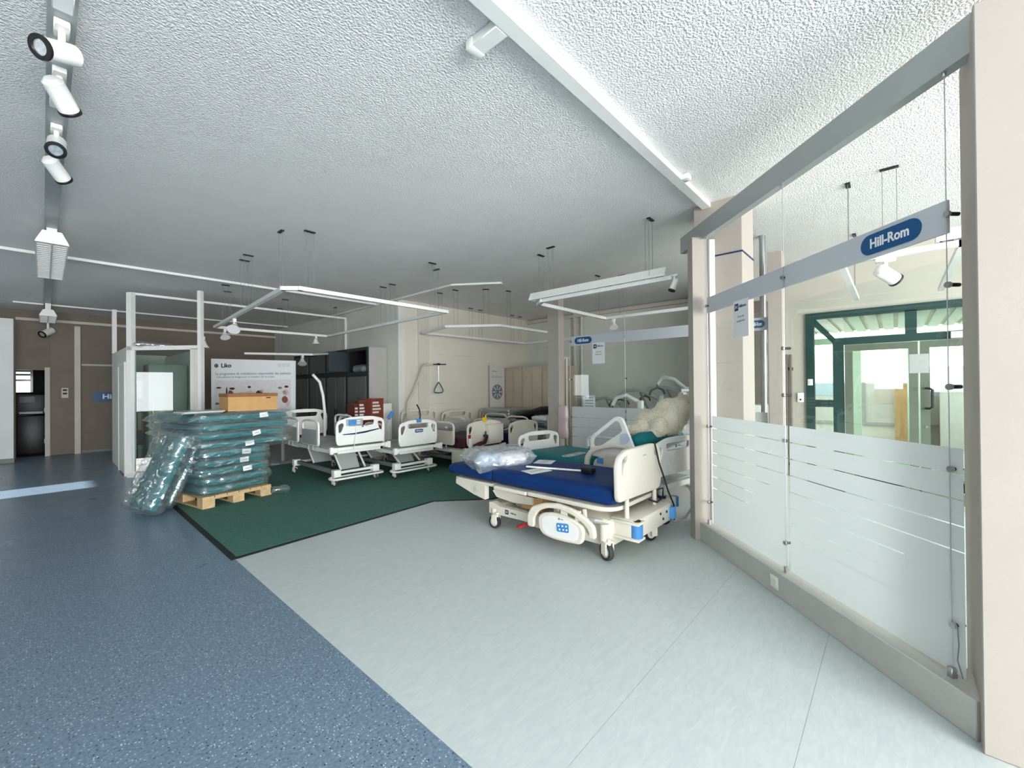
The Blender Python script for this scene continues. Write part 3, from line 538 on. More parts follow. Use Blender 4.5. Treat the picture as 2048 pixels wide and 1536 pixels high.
# ================================================================== GLASS CABIN (left)
CB = thing('glass_cabin', 'small white-framed glass cabin with tall posts at the left', 'cabin', (.97, 9.73, 0))
XF = Matrix.Rotation(R(-50), 4, 'Z')
def cpart(name, mb, mat, lab=None): return part(name, mb.xf(XF), mat, CB, lab)
cpart('post', MB().box(0, .09, -.02, .06, 0, 3.16), 'white_metal'); cpart('post', MB().box(1.27, 1.33, -.05, .02, 0, 3.16), 'white_metal')
cpart('frame_rail', MB().box(.09, 1.12, -.02, .04, 0, .10), 'white_metal'); cpart('frame_rail', MB().box(0, 1.29, -.02, .04, 2.17, 2.24), 'white_metal')
cpart('frame_stile', MB().box(.09, .125, -.01, .03, .1, 2.17), 'white_metal')
cpart('glass_pane', MB().box(.125, 1.12, .006, .014, .10, 2.17), 'glass_dark')
for a, b in ((1.12, 1.19), (1.195, 1.27)): cpart('side_board', MB().box(a, b, -.02, .04, 0, 2.19), 'off_white')
part('side_wall', MB().box(-.0, .05, .08, 2.4, 0, 2.24), 'wall_grey', CB); part('post', MB().box(-.02, .05, 2.1, 2.18, 2.24, 3.14), 'white_metal', CB)
sd = part('side_door', MB().box(-.02, 0, .2, 1.0, .02, 1.92), 'wall_grey', CB); part('door_frame', MB().box(-.03, 0, .14, .2, 0, 1.98).box(-.03, 0, 1.0, 1.06, 0, 1.98).box(-.03, 0, .2, 1.0, 1.92, 1.98), 'white_metal', sd)
part('back_wall', MB().box(.05, .88, 2.3, 2.4, 0, 2.24), 'wall_grey', CB); part('right_wall', MB().box(.85, .9, -.9, 2.4, 0, 2.2), 'wall_white', CB)
fr_ = thing('display_fridge', 'tall pale fridge inside the glass cabin', 'fridge', (1.52, 10.0, 0))
part('body', MB().box(-.28, .28, -.28, .28, .04, 1.95, .02), 'appliance', fr_); part('door', MB().box(-.28, .26, -.31, -.285, .1, 1.92, .01), 'appliance', fr_); part('handle', MB().cyl((-.22, -.34, .8), (-.22, -.34, 1.3), .012).cyl((-.22, -.34, .82), (-.22, -.30, .82), .01).cyl((-.22, -.34, 1.28), (-.22, -.30, 1.28), .01), 'steel', fr_)
sh = thing('shelf_unit', 'dark open shelf unit with items inside the glass cabin', 'shelf', (1.2, 10.6, 0))
for z in (.1, .7, 1.3, 1.8): part('shelf', MB().box(-.16, .2, -.2, .2, z, z+.03), 'mid_grey', sh)
for x in (-.16, .18): part('upright', MB().box(x, x+.02, -.2, .2, 0, 1.95), 'dark_grey', sh)
for i, (z, m, lb) in enumerate(((1.33, 'card_white', 'white carton on the upper shelf inside the glass cabin'), (.73, 'card', 'brown carton on the middle shelf inside the glass cabin'), (.13, 'appliance', 'grey green carton on the lowest shelf inside the glass cabin'))):
    t = thing('carton', lb, 'box', (1.2, 10.58, z)); part('body', MB().box(-.13, .15, -.16, .14, 0, .34, .005), m, t); part('tape', MB().box(-.02, .03, -.163, .143, .02, .342), 'off_white', t)
rb = one('plastic_sheet', mb_of(wrinkled_box(.5, .3, .05, 10, .02, 4, .02)), 'wrap', 'crumpled clear plastic sheet lying on the roof rail of the glass cabin', 'plastic', (1.3, 9.62, 2.265))
ws = thing('wall_sign', 'blue pill-shaped logo sign on the far brown wall', 'sign', (1.30, 14.36, 1.33)); logo_sign(ws, 0, .0, 0, 1.0, .24)

# ================================================================== ADVERTISING BOARD
LB = thing('advertising_board', 'large white advertising board with black lettering and a pale photo strip behind the pallet', 'board', (2.286, 10.241, 0), R(-48.65))
bd = part('panel', plate([(0, .5), (1.698, .5), (1.71, 2.05), (0, 2.11)], (), .03, .003, front(0, 0, 0)), 'paper', LB)
part('leg', MB().box(.25, .30, .02, .07, 0, 1.2), 'alu', LB); part('leg', MB().box(1.40, 1.45, .02, .07, 0, 1.2), 'alu', LB); part('foot', MB().box(.2, .35, -.25, .3, 0, .03), 'alu', LB); part('foot', MB().box(1.35, 1.5, -.25, .3, 0, .03), 'alu', LB)
part('lettering', text('Liko', .115, .001, .03, front(.31, -.017, 1.965), sx=1.05), 'print_black', bd)
part('logo_ring', MB().lathe([(.03, -.001), (.042, -.001), (.042, .001), (.03, .001), (.03, -.001)], (.11, -.017, 1.965), 20, (0, 1, 0)), 'print_grey', bd)
part('print_line', text('Le programme de mobilisation responsable des patients', .072, .001, .004, front(.855, -.017, 1.80), sx=.94), 'print_grey', bd)
part('print_line', text('Des solutions de levage pour un transfert sûr et simple', .05, .001, .004, front(.70, -.017, 1.735), sx=1.05), 'print_grey', bd)
for k in range(3): part('badge', MB().box(1.36+k*.09, 1.43+k*.09, -.018, -.016, 1.93, 2.0), 'wall_grey', bd)
ph = part('photo_strip', MB().box(.08, 1.62, -.018, -.0155, .95, 1.67), 'photo_pale', bd)
rn = random.Random(3)
for x, z, a, b, m in ((.16, 1.52, .05, .015, 'photo_dark'), (.32, 1.42, .015, .09, 'photo_dark'), (.43, 1.5, .05, .02, 'photo_dark'), (.40, 1.40, .05, .06, 'photo_red'), (.5, 1.36, .08, .04, 'photo_red'), (.62, 1.39, .06, .04, 'pink'), (.78, 1.53, .03, .02, 'photo_dark'), (.78, 1.40, .1, .05, 'pink'),
                      (.98, 1.40, .06, .06, 'photo_dark'), (1.03, 1.45, .04, .03, 'pink'), (1.15, 1.35, .04, .015, 'photo_dark'), (1.40, 1.51, .04, .02, 'mid_grey'), (1.53, 1.53, .04, .02, 'photo_dark'), (1.46, 1.4, .07, .06, 'photo_pale'), (1.52, 1.42, .06, .05, 'pink'), (1.5, 1.27, .06, .06, 'photo_red'), (1.56, 1.2, .03, .06, 'pink'), (.22, 1.30, .08, .08, 'wall_grey'), (.13, 1.2, .04, .02, 'mid_grey')):
    part('photo_figure', MB().prism([(a*math.cos(t*.524)*(1+.18*rn.random()), b*math.sin(t*.524)*(1+.3*rn.random())) for t in range(12)], 0, .001, lambda v, x=x, z=z: Vector((x+v.x, -.019-v.z, z+v.y))), m, ph)
part('red_mark', MB().box(1.38, 1.46, -.0185, -.0155, .985, 1.0), 'red', bd)

# ================================================================== LOCKERS along x = 4.42
yb = [7.94, 8.83, 9.82, 10.76, 11.7]
nm_ = ['grey metal locker nearest the bright wall, its upper compartment standing open', 'second grey locker from the bright wall with closed doors', 'third grey locker from the bright wall, half hidden by a lifting pole', 'last grey locker of the row, just right of the advertising board']
for k, (a, b) in enumerate(zip(yb, yb[1:])):
    t = thing('locker', nm_[k], 'locker', (4.42, a, 0), 0, 'grey lockers'); w = b-a-.01
    part('carcass', MB().box(.03, .44, .0, .02, .0, 2.33).box(.03, .44, w-.02, w, 0, 2.33).box(.42, .44, .02, w-.02, 0, 2.33).box(.03, .42, .02, w-.02, 0, .06).box(.03, .42, .02, w-.02, 1.77, 1.81).box(.03, .42, .02, w-.02, 2.30, 2.33), 'locker_side', t)
    part('frame', MB().box(.0, .03, 0, .05, 0, 2.33).box(0, .03, w-.05, w, 0, 2.33).box(0, .03, .05, w-.05, 1.74, 1.83).box(0, .03, .05, w-.05, 2.27, 2.33).box(0, .03, .05, w-.05, 0, .08), 'locker_frame', t)
    part('shade_lining', MB().box(.405, .419, .021, w-.021, 1.811, 2.299).box(.04, .405, .021, .03, 1.811, 2.299).box(.04, .405, w-.03, w-.021, 1.811, 2.299).box(.04, .405, .03, w-.03, 1.811, 1.818).box(.04, .405, .03, w-.03, 2.29, 2.299), 'black', t)  # added black lining: shade inside the upper compartment, put into the colour
    hw = (w-.1)/2
    for j in range(2): 
        d = part('door', MB().box(-.012, .01, .055+j*hw, .05+(j+1)*hw-.008, .09, 1.73, .003, 1), 'locker', t); part('handle', MB().box(-.025, -.012, .05+hw-.06+j*.09, .05+hw-.04+j*.09, .9, 1.02, .003, 1), 'black', d)
    if k: d = part('door', MB().box(-.012, .01, .055, w-.058, 1.84, 2.26, .003, 1), 'locker', t); part('handle', MB().box(-.025, -.012, w*.45, w*.55, 1.87, 1.89, .003, 1), 'black', d)
    else:
        d = part('door', MB().box(-.42, -.01, w-.06, w-.045, 1.84, 2.26, .003, 1), 'locker_frame', t, 'upper locker door swung open')
bgk = one('plastic_bag', mb_of(wrinkled_box(.34, .5, .14, 12, .02, 2, .06)), 'bag', 'crumpled translucent bag lying in the open upper locker', 'bag', (4.63, 8.4, 1.895))

# ================================================================== PALLET AND WRAPPED MATTRESSES
PA = R(11.2); PO = Vector((1.318, 6.356, .009))
def pw(x, y, z): c, s = math.cos(PA), math.sin(PA); return (PO.x+c*x-s*y, PO.y+s*x+c*y, PO.z+z)
pal = thing('pallet', 'pale wooden pallet under the stack of wrapped mattresses', 'pallet', PO, PA)
for x in (.0, .7125, .3525): part('bottom_board', MB().box(x, x+.1375, 0, 1.2, 0, .022), 'wood', pal)
for x in (0, .35, .7):
    for y in (0, .53, 1.06): part('block', MB().box(x, x+.14, y, y+.14, .022, .10), 'wood', pal)
for y in (0, .53, 1.06): part('stringer_board', MB().box(0, .85, y, y+.14, .10, .122), 'wood', pal)
for k in range(6): part('deck_board', MB().box(.0+k*.1435, .13+k*.1435, 0, 1.2, .122, .144), 'wood', pal)
ordn = ['topmost', 'second from the top', 'third from the top', 'fourth from the top', 'fifth from the top', 'sixth from the top', 'seventh from the top', 'eighth from the top', 'lowest']
Z0 = .146; hh = (1.165-Z0)/9
rl = random.Random(5)
def wrapped(label, loc, rz, sx, sy, sz, seed, mat='teal', stick=(), rx=None, amp=.014, cuts=30, pin=0.):
    t = thing('wrapped_mattress', label, 'mattress', loc, rz, 'teal mattresses in clear plastic')
    if rx is not None: t.rotation_euler = rx
    part('mattress', soft_box(sx-.06, sy-.06, sz-.02, min(.045, sz*.42), 8), mat, t)
    part('plastic_wrap', mb_of(wrinkled_box(sx+pin*.26, sy, sz, cuts, amp, seed, min(.05, sz*.48), (.6, .6, 1.5), 0, pin, 1.2)), 'wrap', t)
    for (x, z, a) in stick:
        l = part('sticker', MB().box(-.055, .055, -.0015, .0015, -.032, .032).xf(Matrix.Translation((x, -sy/2-.018, z)) @ Matrix.Rotation(a, 4, 'Y')), 'paper', t)
        part('sticker_print', MB().box(-.03, .03, -.0025, -.0012, -.006, .0).xf(Matrix.Translation((x, -sy/2-.018, z)) @ Matrix.Rotation(a, 4, 'Y')), 'print_grey', l)
    return t
for k in range(9):
    z = 1.165-(k+.5)*hh
    up = k < 4; sx = (1.22, 1.2, 1.14, 1.06)[k] if up else .84-.0*k; cx = (.52, .53, .54, .53)[k] if up else .42+rl.uniform(-.015, .02)
    st_ = {0: [(.20, .02, -.08)], 2: [(.10, .01, -.2)], 3: [(.05, -.01, -.1)], 4: [(.10, .0, .06)], 5: [(.06, .01, .0)], 6: [(.14, .0, -.08)]}.get(k, [])
    wrapped(f'{ordn[k]} plastic-wrapped teal mattress of the stack on the pallet', pw(cx+rl.uniform(-.03, .03), .57+rl.uniform(-.02, .03), z), PA+rl.uniform(-.06, .06), sx, 1.16, hh-.008, k*5+1, stick=st_, amp=.019, cuts=36, pin=.75 if up else .0)
wrapped('plastic-wrapped mattress leaning nearest against the stack, on the blue floor', (.985, 6.80, .49), 0, .17, .68, .96, 61, 'teal', (), (0, R(24), PA), .026, 40)
wrapped('second plastic-wrapped mattress leaning between the first one and the stack', (1.13, 6.95, .45), 0, .10, .72, .86, 77, 'teal', (), (0, R(24), PA), .016, 30)
bx = thing('cardboard_box', 'long brown cardboard box lying on top of the mattress stack', 'box', pw(.66, .2, 1.19), PA-R(6))
part('body', MB().box(-.31, .31, -.15, .15, 0, .19), 'card', bx); part('lid', MB().box(-.315, .315, -.155, .155, .19, .235, .003, 1), 'card_dark', bx); part('print', MB().box(.16, .22, -.152, -.1495, .165, .178), 'print_black', bx)
tr = thing('metal_tray', 'thin silvery folder pile on the left end of the mattress stack', 'folder', pw(.03, .22, 1.182), PA)
for k in range(3): part('folder', MB().box(-.22+k*.03, .24+k*.02, -.16, .15, .002+k*.012, .012+k*.012, .002, 1), ('alu', 'paper', 'steel')[k], tr)
fs = one('plastic_scrap', mb_of(wrinkled_box(.22, .14, .06, 10, .015, 9, .03)), 'wrap', 'scrap of clear plastic on the mat at the right corner of the pallet', 'plastic', (2.28, 6.55, .05))

# ================================================================== BEDS  (local: origin on the floor under the headboard, +y towards the foot, x across)
def caster(parent, x, y, r=.065, top=.16, yaw=0, tyre='tyre', w=.032, z=0.):
    T = Matrix.Translation((x, y, z)) @ Matrix.Rotation(yaw, 4, 'Z')
    c = part('caster', MB().cyl((0, -.03, r*1.6), (0, -.03, top), .018).box(-w*.95, -w*.62, -.045, .02, r*.75, r*2.05, .004, 1).box(w*.62, w*.95, -.045, .02, r*.75, r*2.05, .004, 1).box(-w*.95, w*.95, -.05, .015, r*2.0, r*2.2, .004, 1).xf(T), 'bed_cream', parent)
    wh = part('wheel', MB().lathe([(r*.72, -w*.45), (r*.96, -w*.42), (r, -w*.2), (r, w*.2), (r*.96, w*.42), (r*.72, w*.45)], (0, 0, r), 24, (1, 0, 0)).xf(T), tyre, c)
    part('hub', MB().lathe([(.001, -w*.52), (r*.5, -w*.5), (r*.74, -w*.42), (r*.74, w*.42), (r*.5, w*.5), (.001, w*.52)], (0, 0, r), 20, (1, 0, 0)).xf(T), 'hub', c)
def endboard(parent, name, w, h, y, z, mat, depth=.035, face=1, center=True, arch=.02, sides=True, label=None):
    """rounded board with hand slots; face=+1 outside looks to +y"""
    o = [(-w/2+.02, 0), (w/2-.02, 0), (w/2, .08), (w/2, h-.10), (w/2-.03, h-.03), (w*.25, h+arch*.7), (0, h+arch), (-w*.25, h+arch*.7), (-w/2+.03, h-.03), (-w/2, h-.10), (-w/2, .08)]
    hl = []
    if sides:
        for s in (-1, 1):
            q = [(s*(w/2-.035), h-.09), (s*(w/2-.105), h-.065), (s*(w/2-.125), h-.10), (s*(w/2-.085), h-.20), (s*(w/2-.045), h-.215)]
            hl.append(fillet(q, .03, 4))
    if center: hl.append(fillet([(-w*.26, h-.12), (w*.26, h-.12), (w*.28, h-.045), (-w*.28, h-.045)], .03, 4))
    return part(name, plate(fillet(o, .06, 5), hl, depth, .010, front(0, y, z)), mat, parent, label)
def siderail(parent, x, y0, y1, z0, z1, frame='white_plastic', panel='grey_plastic', tilt=0., hole=.13):
    a, h = y1-y0, z1-z0; t = .035
    out = fillet([(0, 0), (a, 0), (a, h*.9), (a*.8, h), (a*.2, h), (0, h*.9)], .07, 5)
    hl = fillet([(t, h-hole-t), (a-t, h-hole-t), (a-t, h*.86), (a*.78, h-t), (a*.22, h-t), (t, h*.86)], .04, 4)
    T = Matrix.Translation((x, y0, z0)) @ Matrix.Rotation(tilt, 4, 'X') @ side()
    r = part('side_rail', plate(out, [hl], .03, .009, T), frame, parent)
    part('rail_panel', plate(fillet([(t, .02), (a-t, .02), (a-t, h-hole-t), (t, h-hole-t)], .03, 4), (), .038, .004, T), panel, r)
    part('rail_arm', MB().tube([(x*.97, (y0+y1)/2-.08, z0+.06), (x*1.0, (y0+y1)/2-.08, z0-.06), (x*.8, (y0+y1)/2-.08, z0-.10), (x*.6, (y0+y1)/2-.08, z0-.06)], .014).tube([(x*.97, (y0+y1)/2+.08, z0+.06), (x*1.0, (y0+y1)/2+.08, z0-.06), (x*.8, (y0+y1)/2+.08, z0-.10), (x*.6, (y0+y1)/2+.08, z0-.06)], .014), 'grey_plastic', r)
    return r
def ward_bed(label, loc, rz, L=2.08, w=.88, dz=.56, mattress=None, board='white_plastic', rails=((-1, 0), (-1, 1), (1, 0), (1, 1)), rail_mats=('white_plastic', 'grey_plastic'), frame='white_metal', boards=(1, 1), bumper=True, fbw=.80, fbh=.40, group='hospital beds', mh=.13, railz=0., center=True, headz=0.):
    t = thing('hospital_bed', label, 'hospital bed', loc, rz, group)
    part('base_frame', MB().box(-.33, -.27, .42, L-.2, .17, .23, .006).box(.27, .33, .42, L-.2, .17, .23, .006), 'mid_grey', t)
    for y in (.42, L-.16): 
        c = part('base_crossbeam', MB().cyl((-.30, y, .20), (.30, y, .20), .022), frame, t)
        for s in (-1, 1): part('corner_block', MB().box(s*.32-.055, s*.32+.055, y-.055, y+.055, .14, .25, .012), frame, c)
    for s in (-1, 1):
        for y in (.42, L-.16): caster(t, s*.34, y, .05, .15, .2*s, 'tyre')
    if bumper: part('bumper_loop', MB().tube([(.42*math.copysign(1, math.cos(a))*(.85) + .07*math.cos(a), L-.13+.10*math.sin(a), .125) for a in [R(k*20+10) for k in range(18)]], .016, 8, True), frame, t)
    for y, s in ((.55, 1), (L-.55, 1)):
        part('lift_panel', MB().prism([(y+.16, .20), (y+.20, .20), (y+.02, dz-.1), (y-.02, dz-.1)], -.16, .16, lambda v: Vector((v.z, v.x, v.y))), 'grey_plastic', t)
        [part('lift_strut', MB().tube([(q*.2, y+.3, .22), (q*.2, y+.05, dz-.12)], .016), frame, t) for q in (-1, 1)]
    part('deck_frame', MB().box(-w/2+.04, -w/2+.09, .04, L-.04, dz-.10, dz-.04, .006).box(w/2-.09, w/2-.04, .04, L-.04, dz-.10, dz-.04, .006).box(-w/2+.04, w/2-.04, .02, .08, dz-.10, dz-.04, .006).box(-w/2+.04, w/2-.04, L-.10, L-.04, dz-.10, dz-.04, .006), frame, t)
    for k in range(4): part('deck_panel', MB().box(-w/2+.03, w/2-.03, .06+k*(L-.12)/4, .04+(k+1)*(L-.12)/4, dz-.04, dz-.018, .006), 'grey_plastic', t)
    fb = part('foot_beam', MB().box(-w/2-.02, w/2+.02, L-.06, L+.01, dz-.05, dz+.0, .008), frame, t)
    for s in (-1, 1): part('corner_bumper', MB().box(s*(w/2)-.05, s*(w/2)+.05, L-.05, L+.05, dz-.07, dz+.01, .015).cyl((s*(w/2+.03), L+.02, dz-.08), (s*(w/2+.03), L+.02, dz+.02), .03), frame, fb)
    if boards[0]: endboard(t, 'headboard', fbw+.04, fbh+.06, -.02, dz+.02+headz, board)
    if boards[1]: t['_f'] = 1; endboard(t, 'footboard', fbw, fbh, L, dz+.03, board, center=center)
    for s, k in rails:
        y0 = .22 if k == 0 else 1.05
        siderail(t, s*(w/2+.025), y0, y0+(.68 if k == 0 else .62), dz-.01+railz, dz+.40+railz, *rail_mats)
    if mattress:
        m = part('mattress', soft_box(w-.06, L-.14, mh, .05, 12), mattress, t); m.location = (0, L/2, dz-.018+mh/2)
    return t
def logo_small(t, x, y, z, s, rz=180, wm='Hillrom.'):
    T = Matrix.Translation((x, y, z)) @ Matrix.Rotation(R(rz), 4, 'Z') @ front()
    p = part('logo_square', MB().box(-s/2, s/2, -s/2, s/2, -.001, .001).xf(T), 'navy_logo', t)
    part('logo_mark', text('H', s*.7, .001, .02, T @ Matrix.Translation((0, 0, .0015))), 'print_white', p)
    part('wordmark', text(wm, s*.55, .001, .01, T @ Matrix.Translation((s*2.1, 0, .0012))), 'navy_logo', t)
# ---- bed A: white bed right of the pallet
LA = 2.08
A = ward_bed('empty white bed with a blue swoosh and keypad on its footboard, beside the pallet', (3.29, 8.2, .009), R(180), LA, .88, .60, rails=((1, 0), (1, 1), (-1, 0)))
yf = LA+.0185
part('blue_swoosh', MB().prism([(-.30, .155), (-.12, .150), (.06, .16), (.30, .20), (.30, .215), (.06, .188), (-.12, .172), (-.30, .168)], 0, .002, lambda v: Vector((-v.x, yf+v.z, .63+v.y))), 'navy_logo', A, 'dark blue swoosh stripe')
logo_small(A, -.02, yf+.001, .63+.27, .032)
kp = part('keypad', MB().box(-.02, .25, yf-.03, yf+.012, .63+.285, .63+.385, .01).xf(Matrix()), 'grey_plastic', A); part('keypad_face', MB().box(.09, .22, yf+.011, yf+.015, .63+.295, .63+.375, .003, 1), 'sky_blue', kp)
for i in range(3):
    for j in range(2): part('key', MB().box(.03+i*.02, .043+i*.02, yf+.012, yf+.016, .63+.31+j*.035, .63+.33+j*.035), 'print_white', kp)
part('keypad_cable', MB().tube([(.11, yf+.014, .92), (.10, yf+.02, .80), (.13, yf+.03, .68), (.14, yf+.03, .56)], .005), 'off_white', A)
part('lifting_pole', MB().tube([(-.28, .2, .45), (-.28, .2, 1.05), (-.25, .2, 1.35), (-.19, .2, 1.60), (-.08, .2, 1.72), (-.06, .2, 1.74)], .026, 10), 'white_metal', A, 'bent white lifting pole')
# ---- bed B
LBd = 2.0
B = ward_bed('white hospital bed with a blue oval logo on its footboard, second from the pallet', (4.20, 7.91, .009), R(180), LBd, .84, .50, fbw=.76, rails=((1, 1), (-1, 1)))
yf = LBd+.0185
p_ = part('logo_plate', plate(rect(.16, .055, .02), (), .003, .0005, Matrix.Translation((.0, yf+.001, .53+.235)) @ Matrix.Rotation(R(180), 4, 'Z') @ front()), 'logo_blue', B); part('lettering', text('Hill-Rom', .036, .001, .01, Matrix.Translation((.0, yf+.004, .53+.235)) @ Matrix.Rotation(R(180), 4, 'Z') @ front()), 'print_white', p_)
part('blue_clip', MB().box(-.05, .05, yf-.05, yf+.01, .53+.37, .53+.43, .01), 'sky_blue', B); part('black_stalk', MB().tube([(-.04, yf-.03, .95), (-.05, yf-.03, 1.02), (-.03, yf-.03, 1.12), (.02, yf-.03, 1.20)], .012), 'black', B)
bp_ = thing('blue_paddle', 'blue plastic hand control sticking up between the two white beds', 'hand control', (4.22, 6.9, .49)); part('stalk', MB().tube([(0, 0, 0), (-.01, 0, .3), (.03, 0, .45)], .008), 'grey_plastic', bp_); part('grip', MB().box(-.035, .035, -.02, .02, 0, .16, .015).xf(Matrix.Translation((.02, 0, .43)) @ Matrix.Rotation(R(38), 4, 'Y')), 'sky_blue', bp_)
for i, (x, y, m, lb, a) in enumerate(((4.20, 7.35, 'red_print', 'largest red printed carton standing behind the white bed with the keypad', 10), (4.00, 7.47, 'dark_red', 'dark red carton left of the large red printed carton', -6), (3.885, 7.5, 'dark_red', 'smallest dark carton at the left of the red cartons', 4))):
    t = thing('carton', lb, 'box', (x, y, .487), R(a)); s_ = (.30, .16, .12)[i]; h_ = (.80, .76, .70)[i]
    part('body', MB().box(-s_/2, s_/2, -.12, .12, 0, h_, .004, 1), m, t); part('flap', MB().box(-s_/2, s_/2, -.14, .0, h_, h_+.006).xf(Matrix()), 'card_dark', t)
    for k in range(4): part('print_block', MB().box(-s_*.38, s_*(.1+.08*(k % 3)), -.1225, -.1195, h_-.09-k*.06, h_-.055-k*.06), 'card_white', t)
pk = one('paper_packet', MB().box(-.09, .09, -.05, .05, 0, .70, .004, 1), 'card_white', 'white paper packet right of the red cartons on the bed', 'packet', (4.45, 7.3, .49))
# ---- bed D (burgundy) with lifting pole
D = ward_bed('beige hospital bed with a burgundy cover and a control box on its footboard', (5.30, 7.4, .009), R(180), 1.95, .90, .42, 'burgundy', 'bed_cream', ((1, 0), (1, 1), (-1, 0)), ('bed_cream', 'bed_beige'), 'bed_cream', fbw=.86, fbh=.42, bumper=False, mh=.2, railz=.05, center=False, headz=.1)
yf = 1.95+.018
cb = part('control_box', MB().box(-.36, .02, yf, yf+.10, .50, .80, .012), 'off_white', D, 'square cream control box'); part('box_lid', MB().box(-.36, .02, yf-.01, yf+.105, .80, .815, .004), 'bed_cream', cb)
part('valve', MB().cyl((.06, yf+.02, .62), (.06, yf+.10, .62), .025).cyl((.06, yf+.06, .56), (.06, yf+.06, .70), .014), 'green_frame', D); part('hose', MB().tube([(.06, yf+.08, .60), (.14, yf+.12, .52), (.26, yf+.10, .50), (.34, yf+.06, .46)], .035), 'burgundy', D)
part('tag', MB().box(.36, .43, yf+.02, yf+.024, .42, .60), 'paper', D); part('base_shroud', MB().box(-.42, .42, 1.5, 2.0, .10, .34, .04), 'bed_cream', D)
part('warning_label', MB().box(.36, .42, yf+.001, yf+.004, .50, .66), 'red', D)
part('lifting_pole', MB().tube([(.37, .1, .3), (.37, .1, 1.05), (.36, .1, 1.18), (.25, .1, 1.34), (-.02, .1, 1.92), (-.08, .1, 1.96), (-.26, .1, 1.97)], .022, 10), 'bed_beige', D, 'bent beige lifting pole'); part('pole_arm', MB().tube([(-.24, .1, 1.97), (-.62, .1, 1.98)], .013), 'dark_grey', D)
tz = thing('trapeze_handle', 'triangular blue-grey trapeze grip hanging on a chain', 'handle', (5.72, 7.3, 1.98))
part('chain', MB().tube([(0, 0, -.01), (0, 0, -.36)], .007, 6), 'chain', tz); [part('chain_link', MB().lathe([(.006, -.003), (.012, 0), (.006, .003), (.006, -.003)], (0, 0, -.03-k*.045), 10, ((1, 0, 0), (0, 1, 0))[k % 2]), 'steel', tz) for k in range(8)]
part('grip', MB().tube([Vector(q) for q in [(0, 0, -.38), (.04, 0, -.42), (.11, 0, -.53), (.12, 0, -.57), (.10, 0, -.60), (0, 0, -.61), (-.10, 0, -.60), (-.12, 0, -.57), (-.11, 0, -.53), (-.04, 0, -.42)]], .012, 8, True), 'teal_dark', tz)
part('hook', MB().box(-.03, .03, -.02, .02, -.015, .03, .005), 'black', tz)
yw = thing('yellow_clip', 'small yellow tag clipped on the beige burgundy bed footboard', 'tag', (5.28, 5.44, .86)); part('body', MB().box(-.05, .04, -.02, .02, 0, .09, .012), 'yellow', yw); part('tip', MB().cyl((.02, 0, .08), (.03, 0, .13), .012), 'yellow', yw)
# ---- bed E
Eb = ward_bed('beige hospital bed with navy mattress and plain arched footboard, right of the burgundy bed', (6.30, 7.35, .009), R(180), 1.95, .92, .34, 'navy', 'bed_cream', ((1, 1), (-1, 1)), ('bed_cream', 'bed_beige'), 'bed_cream', fbw=.86, fbh=.44, bumper=False, mh=.30, railz=.12, headz=.1, center=False)
rdm = thing('manual_folder', 'red and white printed folder lying over the navy mattress of the beige bed', 'folder', (6.35, 5.75, .63)); part('cover', MB().box(-.18, .18, -.14, .14, 0, .03, .004, 1).xf(Matrix.Rotation(R(-20), 4, 'X')), 'card_white', rdm); part('stripe', MB().box(-.15, .1, -.141, .06, .028, .033).xf(Matrix.Rotation(R(-20), 4, 'X')), 'red', rdm)
cs = one('clear_sheet', mb_of(wrinkled_box(.6, .5, .16, 14, .03, 14, .07)), 'bag', 'bundle of clear plastic on the navy mattress behind the footboard', 'plastic', (6.2, 6.2, .73))
cs2 = one('folded_cover', mb_of(wrinkled_box(.7, .6, .18, 12, .02, 16, .08)), 'bag', 'folded pale cover lying on the burgundy bed', 'cover', (5.35, 6.5, .725))
# ---- bed F with wrapped grey mattresses, before the beige cupboards
Fb = ward_bed('hospital bed piled with dark wrapped mattresses in front of the beige cupboards', (7.42, 7.36, .009), R(180), 2.0, .86, .48, None, 'bed_beige', ((1, 0),), ('bed_beige', 'bed_beige'), 'bed_beige', bumper=False)
for k, (x, y, z, sx, sy, sz, m, lb, sd_) in enumerate(((7.42, 6.3, .555, .9, 1.9, .14, 'teal_dark', 'lowest dark wrapped mattress on the piled bed before the beige cupboards', 3), (7.42, 6.3, .70, .88, 1.85, .14, 'teal_dark', 'upper flat wrapped mattress on the piled bed before the beige cupboards', 9), (7.4, 6.82, .88, .86, .82, .2, 'mid_grey', 'folded grey wrapped mattress on the left of the piled bed', 17))):
    t = wrapped(lb, (x, y, z), 0, sx, sy, sz, sd_, m, (), None, .014, 24); t['group'] = 'dark wrapped mattresses'
bc = thing('black_cushion', 'black cushion leaning on top of the wrapped mattresses before the cupboards', 'cushion', (7.42, 5.98, .90), R(5)); part('pad', soft_box(.7, .75, .12, .05, 10, .012, 4).xf(Matrix.Rotation(R(-16), 4, 'X')), 'black', bc); part('seam', MB().tube([(-.33, -.36, -.10), (.33, -.36, -.10)], .006).xf(Matrix()), 'dark_grey', bc)
sh_ = one('white_cloth', mb_of(wrinkled_box(.5, .4, .07, 12, .02, 5, .03)), 'paper', 'crumpled white cloth under the black cushion', 'cloth', (7.3, 5.62, .81))
